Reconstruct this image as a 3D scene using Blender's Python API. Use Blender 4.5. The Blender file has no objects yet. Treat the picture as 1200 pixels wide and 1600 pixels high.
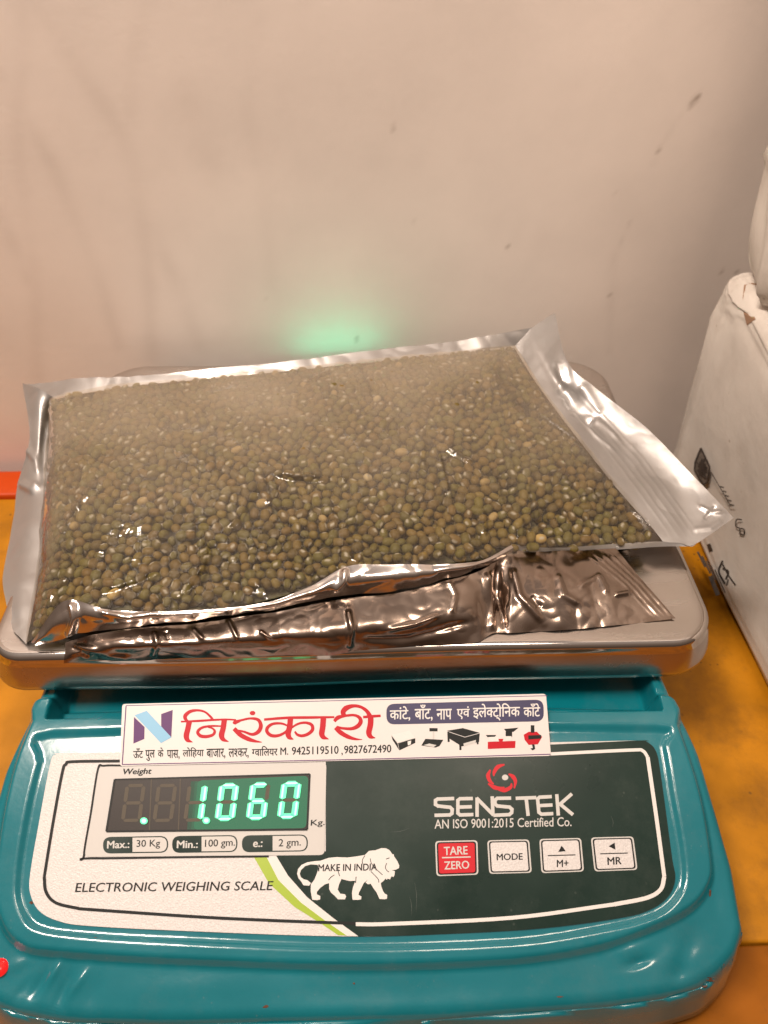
import bpy, bmesh, math, random
import numpy as np
from mathutils import Vector, Matrix, noise as mnoise
from mathutils.bvhtree import BVHTree
random.seed(7); rng = np.random.default_rng(7)
SC = bpy.context.scene
COL = SC.collection
R = math.radians

# ------------------------------------------------------------------ camera
PITCH, YAW, ROLL = R(42.93), R(1.847), R(-0.149)
CAMZ = 0.371
FPX, CX, CY = 1200.0, 600.0, 800.0
_f = np.array([math.sin(YAW)*math.cos(PITCH), math.cos(YAW)*math.cos(PITCH), -math.sin(PITCH)])
_r = np.array([math.cos(YAW), -math.sin(YAW), 0.0]); _d = np.cross(_f, _r)
RT = math.cos(ROLL)*_r + math.sin(ROLL)*_d
DN = -math.sin(ROLL)*_r + math.cos(ROLL)*_d
EYE = np.array([0, 0, CAMZ])
cam = bpy.data.objects.new('camera', bpy.data.cameras.new('camera')); COL.objects.link(cam)
cam.matrix_world = Matrix(((RT[0], -DN[0], -_f[0], 0), (RT[1], -DN[1], -_f[1], 0), (RT[2], -DN[2], -_f[2], CAMZ), (0, 0, 0, 1)))
cam.data.sensor_fit = 'VERTICAL'; cam.data.sensor_height = 36; cam.data.lens = 27
cam.data.clip_start = 0.01; cam.data.clip_end = 50
cam.data.dof.use_dof = True; cam.data.dof.focus_distance = 0.335; cam.data.dof.aperture_fstop = 27/1000/0.0022
SC.camera = cam

# ------------------------------------------------------------------ light
world = bpy.data.worlds.new('World'); SC.world = world; world.use_nodes = True
wn = world.node_tree.nodes; wl = world.node_tree.links
bg = wn['Background']; tcw = wn.new('ShaderNodeTexCoord'); sep = wn.new('ShaderNodeSeparateXYZ'); rampw = wn.new('ShaderNodeValToRGB')
mr = wn.new('ShaderNodeMapRange'); mr.inputs[1].default_value = -1; mr.inputs[2].default_value = 1
wl.new(tcw.outputs['Generated'], sep.inputs[0]); wy = wn.new('ShaderNodeMath'); wy.operation = 'MULTIPLY_ADD'; wy.inputs[1].default_value = 0.35; wl.new(sep.outputs[1], wy.inputs[0]); wl.new(sep.outputs[2], wy.inputs[2]); wl.new(wy.outputs[0], mr.inputs[0]); wl.new(mr.outputs[0], rampw.inputs[0]); wl.new(rampw.outputs[0], bg.inputs[0])
cr = rampw.color_ramp
cr.elements[0].position = 0.35; cr.elements[0].color = (0.10, 0.067, 0.047, 1)
cr.elements[1].position = 0.95; cr.elements[1].color = (0.52, 0.42, 0.36, 1)
e = cr.elements.new(0.66); e.color = (0.25, 0.178, 0.135, 1)
bg.inputs[1].default_value = 1.0

def area(name, loc, target, sx, sy, power, col):
    l = bpy.data.lights.new(name, 'AREA'); l.shape = 'RECTANGLE'; l.size = sx; l.size_y = sy; l.energy = power; l.color = col
    o = bpy.data.objects.new(name, l); COL.objects.link(o); o.location = loc
    o.rotation_euler = (Vector(target) - Vector(loc)).to_track_quat('-Z', 'Y').to_euler(); return o
area('ceiling_tube', (-0.48, 0.03, 1.45), (0.0, 0.30, 0.08), 0.50, 0.12, 25, (1.0, 0.85, 0.73))
area('wall_fill', (0.22, -0.10, 1.45), (0.05, 0.47, 0.28), 0.30, 0.30, 6.0, (1.0, 0.82, 0.67))  # added fill lamp, unseen, brightens the wall
SC.view_settings.view_transform = 'Standard'; SC.view_settings.look = 'None'
SC.view_settings.exposure = -0.03; SC.view_settings.gamma = 1; SC.view_settings.use_curve_mapping = False
SC.cycles.max_bounces = 10; SC.cycles.transparent_max_bounces = 16

# ------------------------------------------------------------------ helpers
def ray(px, py): return _f + (px-CX)/FPX*RT + (py-CY)/FPX*DN
def on_plane(px, py, n, p0):
    r = ray(px, py); n = np.asarray(n, float)
    return EYE + r*(n @ (np.asarray(p0)-EYE))/(n @ r)
def at_z(px, py, z): return on_plane(px, py, (0, 0, 1), (0, 0, z))
def project(P):
    Q = np.asarray(P) - EYE; w = Q @ _f
    return np.stack([CX+FPX*(Q @ RT)/w, CY+FPX*(Q @ DN)/w], -1), w

def tag(o, label=None, cat=None, group=None, kind=None):
    if label: o['label'] = label
    if cat: o['category'] = cat
    if group: o['group'] = group
    if kind: o['kind'] = kind
    return o
def empty(name, loc, label, cat, group=None):
    o = bpy.data.objects.new(name, None); COL.objects.link(o); o.location = loc; o.empty_display_size = 0.02
    return tag(o, label, cat, group)
def link(name, me, mat=None, parent=None, smooth=False):
    o = bpy.data.objects.new(name, me); COL.objects.link(o)
    if mat: me.materials.append(mat)
    if smooth: me.polygons.foreach_set('use_smooth', [True]*len(me.polygons))
    if parent:
        o.parent = parent
        chain = Vector((0, 0, 0)); p = parent
        while p: chain += p.location; p = p.parent
        o.location = -chain
    return o
def mesh(name, V, Fc, mat=None, parent=None, smooth=False):
    me = bpy.data.meshes.new(name); me.from_pydata([tuple(map(float, v)) for v in V], [], [tuple(map(int, f)) for f in Fc]); me.update()
    return link(name, me, mat, parent, smooth)
def grid_faces(nv, nu, base=0, flip=False):
    i = np.arange(nv-1)[:, None]*nu + np.arange(nu-1)[None, :] + base
    q = np.stack([i, i+1, i+nu+1, i+nu], -1).reshape(-1, 4)
    return q[:, ::-1] if flip else q
def grid(name, G, mat, parent=None, flip=False, smooth=True):
    nv, nu = G.shape[:2]
    return mesh(name, G.reshape(-1, 3), grid_faces(nv, nu, 0, flip), mat, parent, smooth)
def cat1(P, t_in, t):
    """Catmull-Rom style interpolation of control rows P (k, ...) at parameters t"""
    P = np.asarray(P, float); t_in = np.asarray(t_in, float); k = len(t_in)
    m = np.empty_like(P)
    for i in range(k):
        a, b = max(i-1, 0), min(i+1, k-1)
        m[i] = (P[b]-P[a])/(t_in[b]-t_in[a])
    i = np.clip(np.searchsorted(t_in, t, side='right')-1, 0, k-2)
    h = (t_in[i+1]-t_in[i]); s = (t-t_in[i])/h
    sh = (len(t),)+(1,)*(P.ndim-1); s = s.reshape(sh); h = h.reshape(sh)
    return ((2*s**3-3*s**2+1)*P[i] + (s**3-2*s**2+s)*h*m[i] + (-2*s**3+3*s**2)*P[i+1] + (s**3-s**2)*h*m[i+1])
def patch(C, us, vs, nu, nv):
    C = np.asarray(C, float)
    A = cat1(C, vs, np.linspace(vs[0], vs[-1], nv))
    return np.swapaxes(cat1(np.swapaxes(A, 0, 1), us, np.linspace(us[0], us[-1], nu)), 0, 1)
def normals(G):
    du = np.gradient(G, axis=1); dv = np.gradient(G, axis=0)
    n = np.cross(du, dv); n /= np.linalg.norm(n, axis=-1, keepdims=True)+1e-12
    return n
def vnoise(P, freq, seed=0.0):
    sh = P.shape[:-1]; Q = P.reshape(-1, 3)
    return np.array([mnoise.noise(Vector((q[0]*freq+seed, q[1]*freq-seed*1.7, q[2]*freq+seed*.3))) for q in Q]).reshape(sh)
def seg_dist(X, Y, pts):
    """distance to a polyline and the position along it (0..1)"""
    D = np.full(X.shape, 1e9); T = np.zeros(X.shape); n = len(pts)-1
    for k in range(n):
        (ax, ay), (bx, by) = pts[k], pts[k+1]
        dx, dy = bx-ax, by-ay; L = dx*dx+dy*dy+1e-18
        t = np.clip(((X-ax)*dx+(Y-ay)*dy)/L, 0, 1)
        d = np.hypot(X-ax-t*dx, Y-ay-t*dy); m = d < D
        D = np.where(m, d, D); T = np.where(m, (k+t)/n, T)
    return D, T
def sdf_poly(X, Y, pts):
    D, _ = seg_dist(X, Y, list(pts)+[pts[0]]); ins = np.zeros(X.shape, bool); n = len(pts)
    for k in range(n):
        (ax, ay), (bx, by) = pts[k], pts[(k+1) % n]
        c = ((ay > Y) != (by > Y)) & (X < (bx-ax)*(Y-ay)/(by-ay+1e-18)+ax)
        ins ^= c
    return np.where(ins, -D, D)
def sstep(x): x = np.clip(x, 0, 1); return x*x*(3-2*x)
def round_poly(pts, r, n=5):
    out = []; k = len(pts)
    for i in range(k):
        p0, p1, p2 = [np.array(pts[(i+j) % k], float) for j in (-1, 0, 1)]
        a = p0-p1; b = p2-p1; rr = min(r, np.linalg.norm(a)*.49, np.linalg.norm(b)*.49)
        A = p1+a/np.linalg.norm(a)*rr; B = p1+b/np.linalg.norm(b)*rr
        for j in range(n+1):
            t = j/n; out.append(tuple((1-t)**2*A+2*t*(1-t)*p1+t*t*B))
    return out
def ribbon(pts, w0, w1=None, n=6, taper=None):
    """polygon along a stroke; width runs from w0 to w1 (or follows taper list)"""
    P = np.array(pts, float); k = len(P)
    t = np.linspace(0, k-1, (k-1)*n+1); Q = cat1(P, np.arange(k), t) if k > 2 else np.array([P[0]+(P[1]-P[0])*s for s in np.linspace(0, 1, len(t))])
    tg = np.gradient(Q, axis=0); tg /= np.linalg.norm(tg, axis=1, keepdims=True)+1e-9; nr = np.stack([-tg[:, 1], tg[:, 0]], 1)
    s = np.linspace(0, 1, len(t))
    w = np.interp(s, np.linspace(0, 1, len(taper)), taper) if taper else np.interp(s, [0, 1], [w0, w0 if w1 is None else w1])
    return Q+nr*w[:, None]/2, Q-nr*w[:, None]/2

# ------------------------------------------------------------------ materials
def mat(name, col, rough=.5, metal=0., coat=0., spec=.5, bump=0., bscale=200, vary=0., vscale=30, rvary=0., emit=None, estr=0., aniso=None, attr=None):
    m = bpy.data.materials.new(name); m.use_nodes = True; nt = m.node_tree; N = nt.nodes; L = nt.links
    b = N['Principled BSDF']; b.inputs['Base Color'].default_value = (*col, 1); b.inputs['Roughness'].default_value = rough
    b.inputs['Metallic'].default_value = metal; b.inputs['Coat Weight'].default_value = coat; b.inputs['Specular IOR Level'].default_value = spec
    b.inputs['Coat Roughness'].default_value = .08
    tc = N.new('ShaderNodeTexCoord')
    src = tc.outputs['Object']
    if aniso:
        mp = N.new('ShaderNodeMapping'); mp.inputs['Scale'].default_value = aniso; L.new(src, mp.inputs[0]); src = mp.outputs[0]
    if vary or rvary:
        n1 = N.new('ShaderNodeTexNoise'); n1.inputs['Scale'].default_value = vscale; n1.inputs['Detail'].default_value = 8; L.new(src, n1.inputs['Vector'])
        if vary:
            r = N.new('ShaderNodeValToRGB'); r.color_ramp.elements[0].position = .3; r.color_ramp.elements[1].position = .7
            r.color_ramp.elements[0].color = (*[c*(1-vary) for c in col], 1); r.color_ramp.elements[1].color = (*[min(1, c*(1+vary)) for c in col], 1)
            L.new(n1.outputs[0], r.inputs[0]); L.new(r.outputs[0], b.inputs['Base Color'])
        if rvary:
            q = N.new('ShaderNodeMapRange'); q.inputs[1].default_value = .3; q.inputs[2].default_value = .7
            q.inputs[3].default_value = max(0.02, rough-rvary); q.inputs[4].default_value = rough+rvary; L.new(n1.outputs[0], q.inputs[0]); L.new(q.outputs[0], b.inputs['Roughness'])
    if bump:
        n2 = N.new('ShaderNodeTexNoise'); n2.inputs['Scale'].default_value = bscale; n2.inputs['Detail'].default_value = 4; L.new(src, n2.inputs['Vector'])
        bp = N.new('ShaderNodeBump'); bp.inputs['Strength'].default_value = bump; bp.inputs['Distance'].default_value = .001
        L.new(n2.outputs[0], bp.inputs['Height']); L.new(bp.outputs[0], b.inputs['Normal'])
    if emit:
        b.inputs['Emission Color'].default_value = (*emit, 1); b.inputs['Emission Strength'].default_value = estr
    return m
M = {}
M['teal'] = mat('teal_paint', (0.002, 0.142, 0.178), .20, coat=.6, bump=.12, bscale=140, vary=.07, vscale=22, rvary=.07)
M['polished'] = mat('polished_rim', (0.52, 0.47, 0.44), .24, 1, bump=.03, bscale=40, rvary=.05, vscale=30)
M['steel'] = mat('brushed_steel', (0.62, 0.58, 0.55), .24, 1, bump=.04, bscale=60, rvary=.10, vscale=14, aniso=(1, 6, 6))
M['silver_print'] = mat('silver_label', (0.58, 0.555, 0.545), .42, bump=.25, bscale=1500, vary=.10, vscale=1300)
M['white_print'] = mat('white_label', (0.66, 0.64, 0.62), .45, spec=.3)
M['box_print'] = mat('display_panel_print', (0.52, 0.505, 0.485), .45, spec=.3)
M['green_print'] = mat('dark_green_label', (0.005, 0.020, 0.015), .32, spec=.25, vary=.12, vscale=25, rvary=.10)
M['lime'] = mat('lime_print', (0.30, 0.42, 0.02), .35)
M['ink'] = mat('black_ink', (0.010, 0.012, 0.012), .5, spec=.2)
M['grey_ink'] = mat('grey_ink', (0.52, 0.51, 0.49), .45, spec=.3)
M['red'] = mat('red_print', (0.50, 0.010, 0.020), .4, spec=.25)
M['deep_red'] = mat('red_lettering', (0.45, 0.004, 0.014), .45, spec=.2)
M['purple'] = mat('purple_print', (0.10, 0.03, 0.13), .45, spec=.25)
M['sky'] = mat('light_blue_print', (0.16, 0.40, 0.60), .4)
M['navy'] = mat('navy_banner', (0.022, 0.018, 0.075), .35, spec=.35)
M['sticker'] = mat('sticker_paper', (0.62, 0.59, 0.575), .36, spec=.4, bump=.05, bscale=60)
M['window'] = mat('smoked_window', (0.026, 0.020, 0.017), .4, spec=.2)
M['ghost'] = mat('unlit_segment', (0.085, 0.070, 0.050), .5, spec=.2)
M['led'] = mat('green_led', (0.1, 0.6, 0.4), .4, emit=(0.0, 1.0, 0.27), estr=.80)
M['led_core'] = mat('green_led_core', (0.3, 0.9, 0.7), .4, emit=(0.30, 1.0, 0.47), estr=1.25)
M['led_rear'] = mat('green_led_rear', (0.2, 0.9, 0.6), .4, emit=(0.0, 1.0, 0.55), estr=11)
M['red_led'] = mat('red_led', (0.5, 0.01, 0.01), .2, emit=(1.0, 0.012, 0.01), estr=.75)
M['red_core'] = mat('red_led_core', (0.9, 0.5, 0.45), .3, emit=(1.0, 0.45, 0.38), estr=1.6)
M['rust'] = mat('rust_chip', (0.10, 0.035, 0.015), .8)
M['black_plastic'] = mat('black_plastic', (0.02, 0.02, 0.02), .4)
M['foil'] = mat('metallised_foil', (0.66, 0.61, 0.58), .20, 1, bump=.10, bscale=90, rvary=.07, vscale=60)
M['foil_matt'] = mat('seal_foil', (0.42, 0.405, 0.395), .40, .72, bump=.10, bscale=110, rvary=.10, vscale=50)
M['foil_dark_reflect'] = mat('dark_reflect_foil', (0.30, 0.235, 0.195), .20, 1, bump=.12, bscale=80, rvary=.08, vscale=50)  # same foil, the dark room it mirrors tinted into its colour
M['yellow'] = mat('yellow_paint_board', (0.40, 0.160, 0.004), .45, spec=.3, bump=.25, bscale=90, vary=.30, vscale=26, rvary=.12)
M['ochre'] = mat('worn_ochre_board', (0.27, 0.085, 0.004), .45, spec=.3, bump=.15, bscale=90, vary=.22, vscale=30, rvary=.12)
M['orange'] = mat('orange_plastic', (0.50, 0.055, 0.004), .45, spec=.2, emit=None)
M['foam'] = mat('white_wrap', (0.64, 0.585, 0.53), .5, bump=.6, bscale=60, vary=.10, vscale=16)
M['print'] = mat('stencil_ink', (0.045, 0.035, 0.03), .6, vary=.5, vscale=300)
M['hole'] = mat('brown_tape', (0.30, 0.17, 0.10), .35, bump=.2, bscale=40, vary=.15, vscale=40)

def dusty(m, dust, scale, amount):
    N = m.node_tree.nodes; L = m.node_tree.links; b = N['Principled BSDF']; src = b.inputs['Base Color'].links[0].from_socket
    tc = N.new('ShaderNodeTexCoord'); n = N.new('ShaderNodeTexNoise'); n.inputs['Scale'].default_value = scale; n.inputs['Detail'].default_value = 10; n.inputs['Roughness'].default_value = .75
    L.new(tc.outputs['Object'], n.inputs['Vector']); r = N.new('ShaderNodeMapRange'); r.inputs[1].default_value = .50; r.inputs[2].default_value = .80; r.inputs[3].default_value = 0; r.inputs[4].default_value = amount
    L.new(n.outputs[0], r.inputs[0]); x = N.new('ShaderNodeMix'); x.data_type = 'RGBA'; L.new(r.outputs[0], x.inputs[0]); L.new(src, x.inputs[6]); x.inputs[7].default_value = (*dust, 1); L.new(x.outputs[2], b.inputs['Base Color'])
    v = N.new('ShaderNodeTexVoronoi'); v.inputs['Scale'].default_value = scale*9; L.new(tc.outputs['Object'], v.inputs['Vector'])
    r2 = N.new('ShaderNodeMapRange'); r2.inputs[1].default_value = .10; r2.inputs[2].default_value = .16; r2.inputs[3].default_value = amount*1.4; r2.inputs[4].default_value = 0; L.new(v.outputs['Distance'], r2.inputs[0])
    n3 = N.new('ShaderNodeTexNoise'); n3.inputs['Scale'].default_value = scale*2; L.new(tc.outputs['Object'], n3.inputs['Vector']); r3 = N.new('ShaderNodeMapRange'); r3.inputs[1].default_value = .56; r3.inputs[2].default_value = .66; L.new(n3.outputs[0], r3.inputs[0])
    mm = N.new('ShaderNodeMath'); mm.operation = 'MULTIPLY'; L.new(r2.outputs[0], mm.inputs[0]); L.new(r3.outputs[0], mm.inputs[1])
    y = N.new('ShaderNodeMix'); y.data_type = 'RGBA'; L.new(mm.outputs[0], y.inputs[0]); L.new(x.outputs[2], y.inputs[6]); y.inputs[7].default_value = (*dust, 1); L.new(y.outputs[2], b.inputs['Base Color'])
dusty(M['teal'], (.14, .20, .20), 40, .16); dusty(M['green_print'], (.06, .075, .065), 30, .35); dusty(M['yellow'], (.10, .045, .012), 18, .75); dusty(M['ochre'], (.07, .035, .012), 18, .7)
dusty(M['foam'], (.30, .22, .16), 14, .45)
def film_material():
    m = bpy.data.materials.new('clear_film'); m.use_nodes = True; nt = m.node_tree; N = nt.nodes; L = nt.links
    N.remove(N['Principled BSDF']); out = N['Material Output']
    tr = N.new('ShaderNodeBsdfTransparent'); tr.inputs[0].default_value = (.97, .96, .94, 1)
    gl = N.new('ShaderNodeBsdfGlossy'); gl.inputs['Roughness'].default_value = .13
    df = N.new('ShaderNodeBsdfDiffuse'); df.inputs[0].default_value = (.45, .375, .285, 1)
    fr = N.new('ShaderNodeFresnel'); fr.inputs[0].default_value = 1.5
    mu = N.new('ShaderNodeMath'); mu.operation = 'MULTIPLY'; mu.inputs[1].default_value = 1.0; mu.use_clamp = True
    L.new(fr.outputs[0], mu.inputs[0])
    tc = N.new('ShaderNodeTexCoord'); n1 = N.new('ShaderNodeTexNoise'); n1.inputs['Scale'].default_value = 16; n1.inputs['Detail'].default_value = 5
    L.new(tc.outputs['Object'], n1.inputs['Vector'])
    # per-vertex haze: film cloudiness off the beans, plus painted wall reflection toward the back
    at = N.new('ShaderNodeAttribute'); at.attribute_name = 'film_haze'
    m1 = N.new('ShaderNodeMath'); m1.operation = 'MULTIPLY'
    rg = N.new('ShaderNodeMapRange'); rg.inputs[1].default_value = .3; rg.inputs[2].default_value = .7; rg.inputs[3].default_value = .6; rg.inputs[4].default_value = 1.2
    L.new(n1.outputs[0], rg.inputs[0]); L.new(rg.outputs[0], m1.inputs[0]); L.new(at.outputs['Fac'], m1.inputs[1])
    a = N.new('ShaderNodeMixShader'); L.new(m1.outputs[0], a.inputs[0]); L.new(tr.outputs[0], a.inputs[1]); L.new(df.outputs[0], a.inputs[2])
    b = N.new('ShaderNodeMixShader'); L.new(mu.outputs[0], b.inputs[0]); L.new(a.outputs[0], b.inputs[1]); L.new(gl.outputs[0], b.inputs[2])
    bp = N.new('ShaderNodeBump'); bp.inputs['Strength'].default_value = .5; bp.inputs['Distance'].default_value = .0016
    n2 = N.new('ShaderNodeTexNoise'); n2.inputs['Scale'].default_value = 170; n2.inputs['Detail'].default_value = 2; L.new(tc.outputs['Object'], n2.inputs['Vector'])
    L.new(n2.outputs[0], bp.inputs['Height']); L.new(bp.outputs[0], gl.inputs['Normal'])
    L.new(b.outputs[0], out.inputs[0]); return m
M['film'] = film_material()
def pane_material():
    m = bpy.data.materials.new('clear_pane'); m.use_nodes = True; nt = m.node_tree; N = nt.nodes; L = nt.links
    N.remove(N['Principled BSDF'])
    tr = N.new('ShaderNodeBsdfTransparent'); gl = N.new('ShaderNodeBsdfGlossy'); gl.inputs['Roughness'].default_value = .05
    fr = N.new('ShaderNodeFresnel'); fr.inputs[0].default_value = 1.45; b = N.new('ShaderNodeMixShader')
    L.new(fr.outputs[0], b.inputs[0]); L.new(tr.outputs[0], b.inputs[1]); L.new(gl.outputs[0], b.inputs[2]); L.new(b.outputs[0], N['Material Output'].inputs[0]); return m
M['pane'] = pane_material(); M['scratch'] = mat('scratch_mark', (.07, .085, .075), .5)
def bean_material():
    m = mat('mung_bean', (0.1, 0.1, 0.04), .55, spec=.2, bump=.1, bscale=700)
    N = m.node_tree.nodes; a = N.new('ShaderNodeAttribute'); a.attribute_name = 'tint'
    m.node_tree.links.new(a.outputs['Color'], N['Principled BSDF'].inputs['Base Color']); return m
M['bean'] = bean_material()

# ------------------------------------------------------------------ setting: wall
def wall_pt(px, py): return on_plane(px, py, WN, W0)
WA = math.atan(0.06); WN = np.array([math.sin(WA), -math.cos(WA), 0]); W0 = np.array([0, 0.472, 0]); WX = np.array([math.cos(WA), math.sin(WA), 0])
us = np.linspace(-0.75, 0.75, 560); zs = np.linspace(-0.05, 0.75, 300)
U, Zz = np.meshgrid(us, zs)
G = W0 + U[..., None]*WX + Zz[..., None]*np.array([0, 0, 1.])
def wuv(px, py): p = wall_pt(px, py)-W0; return (p @ WX, p[2])
stain = np.zeros(U.shape)
def streak(pts, w, a):
    global stain
    d, t = seg_dist(U, Zz, [wuv(*p) for p in pts]); stain = np.maximum(stain, .46*a*np.exp(-(d/(w*1.2))**2)*(.7+.3*np.sin(t*11+w*900)))
for pts, w, a in [
    ([(35, 0), (35, 100), (28, 170), (30, 260), (45, 360), (55, 450), (58, 590)], .004, .20),
    ([(0, 120), (30, 170), (85, 265), (125, 360), (160, 450), (185, 540)], .004, .22),
    ([(60, 10), (110, 90), (165, 170), (195, 215), (212, 280), (230, 400), (238, 560)], .0045, .24),
    ([(230, 0), (208, 90), (203, 180)], .004, .14), ([(240, 370), (280, 450), (310, 540)], .005, .22),
    ([(0, 340), (25, 390), (45, 440)], .004, .2), ([(290, 140), (310, 210), (340, 290)], .007, .16),
    ([(405, 30), (385, 180), (410, 290), (425, 450)], .004, .10),
    ([(1090, 150), (1060, 185), (1035, 225), (1020, 255)], .002, .16), ([(960, 400), (955, 470), (952, 550)], .0025, .18),
    ([(985, 345), (960, 400)], .001, .25),
    ([(1060, 100), (1035, 160), (1020, 210)], .012, .05), ([(780, 360), (840, 370)], .010, .10)]: streak(pts, w, a)
for (px, py, r, a) in [(1088, 153, .0014, .9), (1079, 163, .0012, .8), (1028, 234, .001, .7), (1060, 180, .0008, .6), (954, 460, .0008, .8), (795, 385, .0012, .5),
                       (615, 200, .0012, .35), (1127, 424, .001, .6), (1150, 425, .0008, .5), (558, 530, .0014, .5), (418, 465, .0008, .5), (647, 348, .0007, .3), (905, 135, .0007, .4), (963, 213, .0007, .4), (960, 300, .0007, .4)]:
    u, z = wuv(px, py); stain = np.maximum(stain, a*np.exp(-(((U-u)**2+((Zz-z)*.7)**2)/r**2)))
wm = mat('cream_wall', (0.77, 0.69, 0.635), .5, bump=.10, bscale=220, vary=.05, vscale=16)
N = wm.node_tree.nodes; L = wm.node_tree.links
a = N.new('ShaderNodeAttribute'); a.attribute_name = 'stain'; mx = N.new('ShaderNodeMix'); mx.data_type = 'RGBA'
b = N['Principled BSDF']; lk = b.inputs['Base Color'].links[0].from_socket
L.new(a.outputs['Fac'], mx.inputs[0]); L.new(lk, mx.inputs[6]); mx.inputs[7].default_value = (.20, .13, .085, 1); L.new(mx.outputs[2], b.inputs['Base Color'])
wall = grid('wall', G, wm, None)
at = wall.data.attributes.new('stain', 'FLOAT', 'POINT'); at.data.foreach_set('value', stain.ravel().astype(np.float32))
tag(wall, 'plain cream painted wall with faint streaks behind the scale', 'wall', kind='structure')

# ------------------------------------------------------------------ table
table = empty('table', (0, 0.1, -0.03), 'yellow painted wooden tabletop with worn boards under the scale', 'table')
def box(name, lo, hi, m, parent=None, bevel=.001, seg=2):
    bm = bmesh.new(); bmesh.ops.create_cube(bm, size=1)
    for v in bm.verts: v.co = Vector([(lo[i]+hi[i])/2+v.co[i]*(hi[i]-lo[i]) for i in range(3)])
    if bevel: bmesh.ops.bevel(bm, geom=bm.edges[:], offset=bevel, segments=seg, affect='EDGES', profile=.5)
    me = bpy.data.meshes.new(name); bm.to_mesh(me); bm.free(); return link(name, me, m, parent, bool(bevel))
box('board', (-.6, .1142, -.028), (.6, .4205, 0), M['yellow'], table, .0015)
tag(box('board', (-.6, -.25, -.028), (.6, .1136, -.0006), M['ochre'], table, .0015), 'worn browner front board')
strip = box('plastic_strip', (-.60, .4215, -.020), (-.225, .449, .0030), M['orange'], None, .002)
tag(strip, 'bright orange plastic strip along the wall at the left edge of the table', 'strip')

# ------------------------------------------------------------------ weighing scale
scale = empty('weighing_scale', (-.0066, .25, 0), 'teal electronic weighing scale with steel pan and lit green display', 'weighing scale')
SL = R(23); PN = np.array([0, -math.sin(SL), math.cos(SL)]); P0 = np.array([0, .16, .066])
def lab(px, py, off=0.0): return on_plane(px, py, PN, P0+PN*off)
def panel_z(y): return P0[2]+(y-P0[1])*math.tan(SL)
XC = -.0066
hy = [.0824, .0828, .0837, .0848, .0866, .0896, .0933, .0981, .1061, .1274, .17, .192, .21, .45]
hw = [.030, .055, .082, .105, .122, .136, .1425, .1494, .1546, .155, .1502, .1445, .1425, .1425]
ys = np.concatenate([np.linspace(.0824, .0866, 10)[:-1], np.linspace(.0866, .1, 18)[:-1], np.linspace(.1, .205, 150)[:-1], np.linspace(.205, .445, 24)])
ss = np.sin(np.linspace(-1, 1, 420)*math.pi/2*.97)/math.sin(math.pi/2*.97)*.35+np.linspace(-1, 1, 420)*.65
_fy = np.linspace(.0824, .445, 4000); _fw = np.interp(_fy, hy, hw); _k = np.exp(-np.linspace(-2.5, 2.5, 61)**2); _fs = np.convolve(np.pad(_fw, 30, mode='edge'), _k/_k.sum(), 'valid'); _w = sstep((_fy-.0835)/.004); _fw = _fw*(1-_w)+_fs*_w
HWs = np.interp(ys, _fy, _fw)
X = XC+ss[None, :]*HWs[:, None]; Y = np.repeat(ys[:, None], len(ss), 1)
px2 = lambda pts: [tuple(lab(*p)[:2]) for p in pts]
def smooth_closed(pts, n=6):
    P = np.array(list(pts[-2:])+list(pts)+list(pts[:3]), float); k = len(P)
    ch = np.r_[0, np.cumsum(np.linalg.norm(np.diff(P, axis=0), axis=1)**.5)]
    i0, i1 = 2, 2+len(pts); t = np.concatenate([np.linspace(ch[i], ch[i+1], n, endpoint=False) for i in range(i0, i1)])
    return [tuple(q) for q in cat1(P, ch, t)]
plateau = px2([(60, 1075), (45, 1120), (20, 1200), (0, 1300), (-8, 1400), (5, 1450), (32, 1478), (75, 1489), (300, 1503), (560, 1511), (800, 1502), (930, 1482), (1010, 1455), (1080, 1420), (1110, 1380), (1112, 1340), (1095, 1240), (1062, 1130), (1045, 1075)])
recess = px2([(80, 1143), (62, 1190), (40, 1290), (28, 1385), (36, 1425), (58, 1450), (130, 1462), (300, 1472), (540, 1481), (800, 1473), (940, 1452), (1025, 1430), (1062, 1395), (1068, 1350), (1050, 1240), (1038, 1165), (1028, 1136)])
l1 = lab(72, 1113); l2 = lab(1034, 1101)
well = [(l1[0], l1[1]), (l2[0], l2[1]), (l2[0], .42), (l1[0], .42)]
dP = sdf_poly(X, Y, smooth_closed(plateau, 4)); dR = sdf_poly(X, Y, smooth_closed(recess, 4)); dW = sdf_poly(X, Y, well)
h = -.0022 + .0034*sstep(.5-dP/.0034) - .0016*sstep(.5-dR/.0030) - .012*sstep(.5-dW/.003)
def dent(px, py, ax, ay, amp, ang=0):
    global h
    c = lab(px, py); dx, dy = X-c[0], Y-c[1]; ca, sa = math.cos(ang), math.sin(ang)
    h += amp*np.exp(-((dx*ca+dy*sa)/ax)**2-((-dx*sa+dy*ca)/ay)**2)
for args in [(55, 1540, .006, .0022, -.0011, 1.0), (80, 1520, .005, .0015, .0012, 1.0), (95, 1545, .006, .002, -.0011, 1.2), (118, 1535, .005, .0016, .0010, .9), (140, 1550, .006, .003, -.0005, 1.),
             (20, 1505, .005, .002, .0006, .3), (40, 1568, .006, .002, .0006, .6), (30, 1545, .004, .0015, -.0006, .8),
             (1000, 1500, .005, .0014, -.0012, .2), (990, 1480, .006, .002, .0006, .2), (1065, 1518, .004, .003, -.0010, .4), (1080, 1470, .007, .004, -.0008, .8), (1050, 1490, .006, .003, .0005, .6),
             (1120, 1400, .003, .006, -.0004, 0), (620, 1545, .04, .004, -.0004, 0), (300, 1540, .03, .004, .0003, 0)]: dent(*args)
zz = panel_z(Y) ; kk = .004
top = .0765+0*zz
zz = -kk*np.log(np.exp(-(zz)/kk)+np.exp(-(top)/kk))
Zb = zz + h/math.cos(SL)
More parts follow.
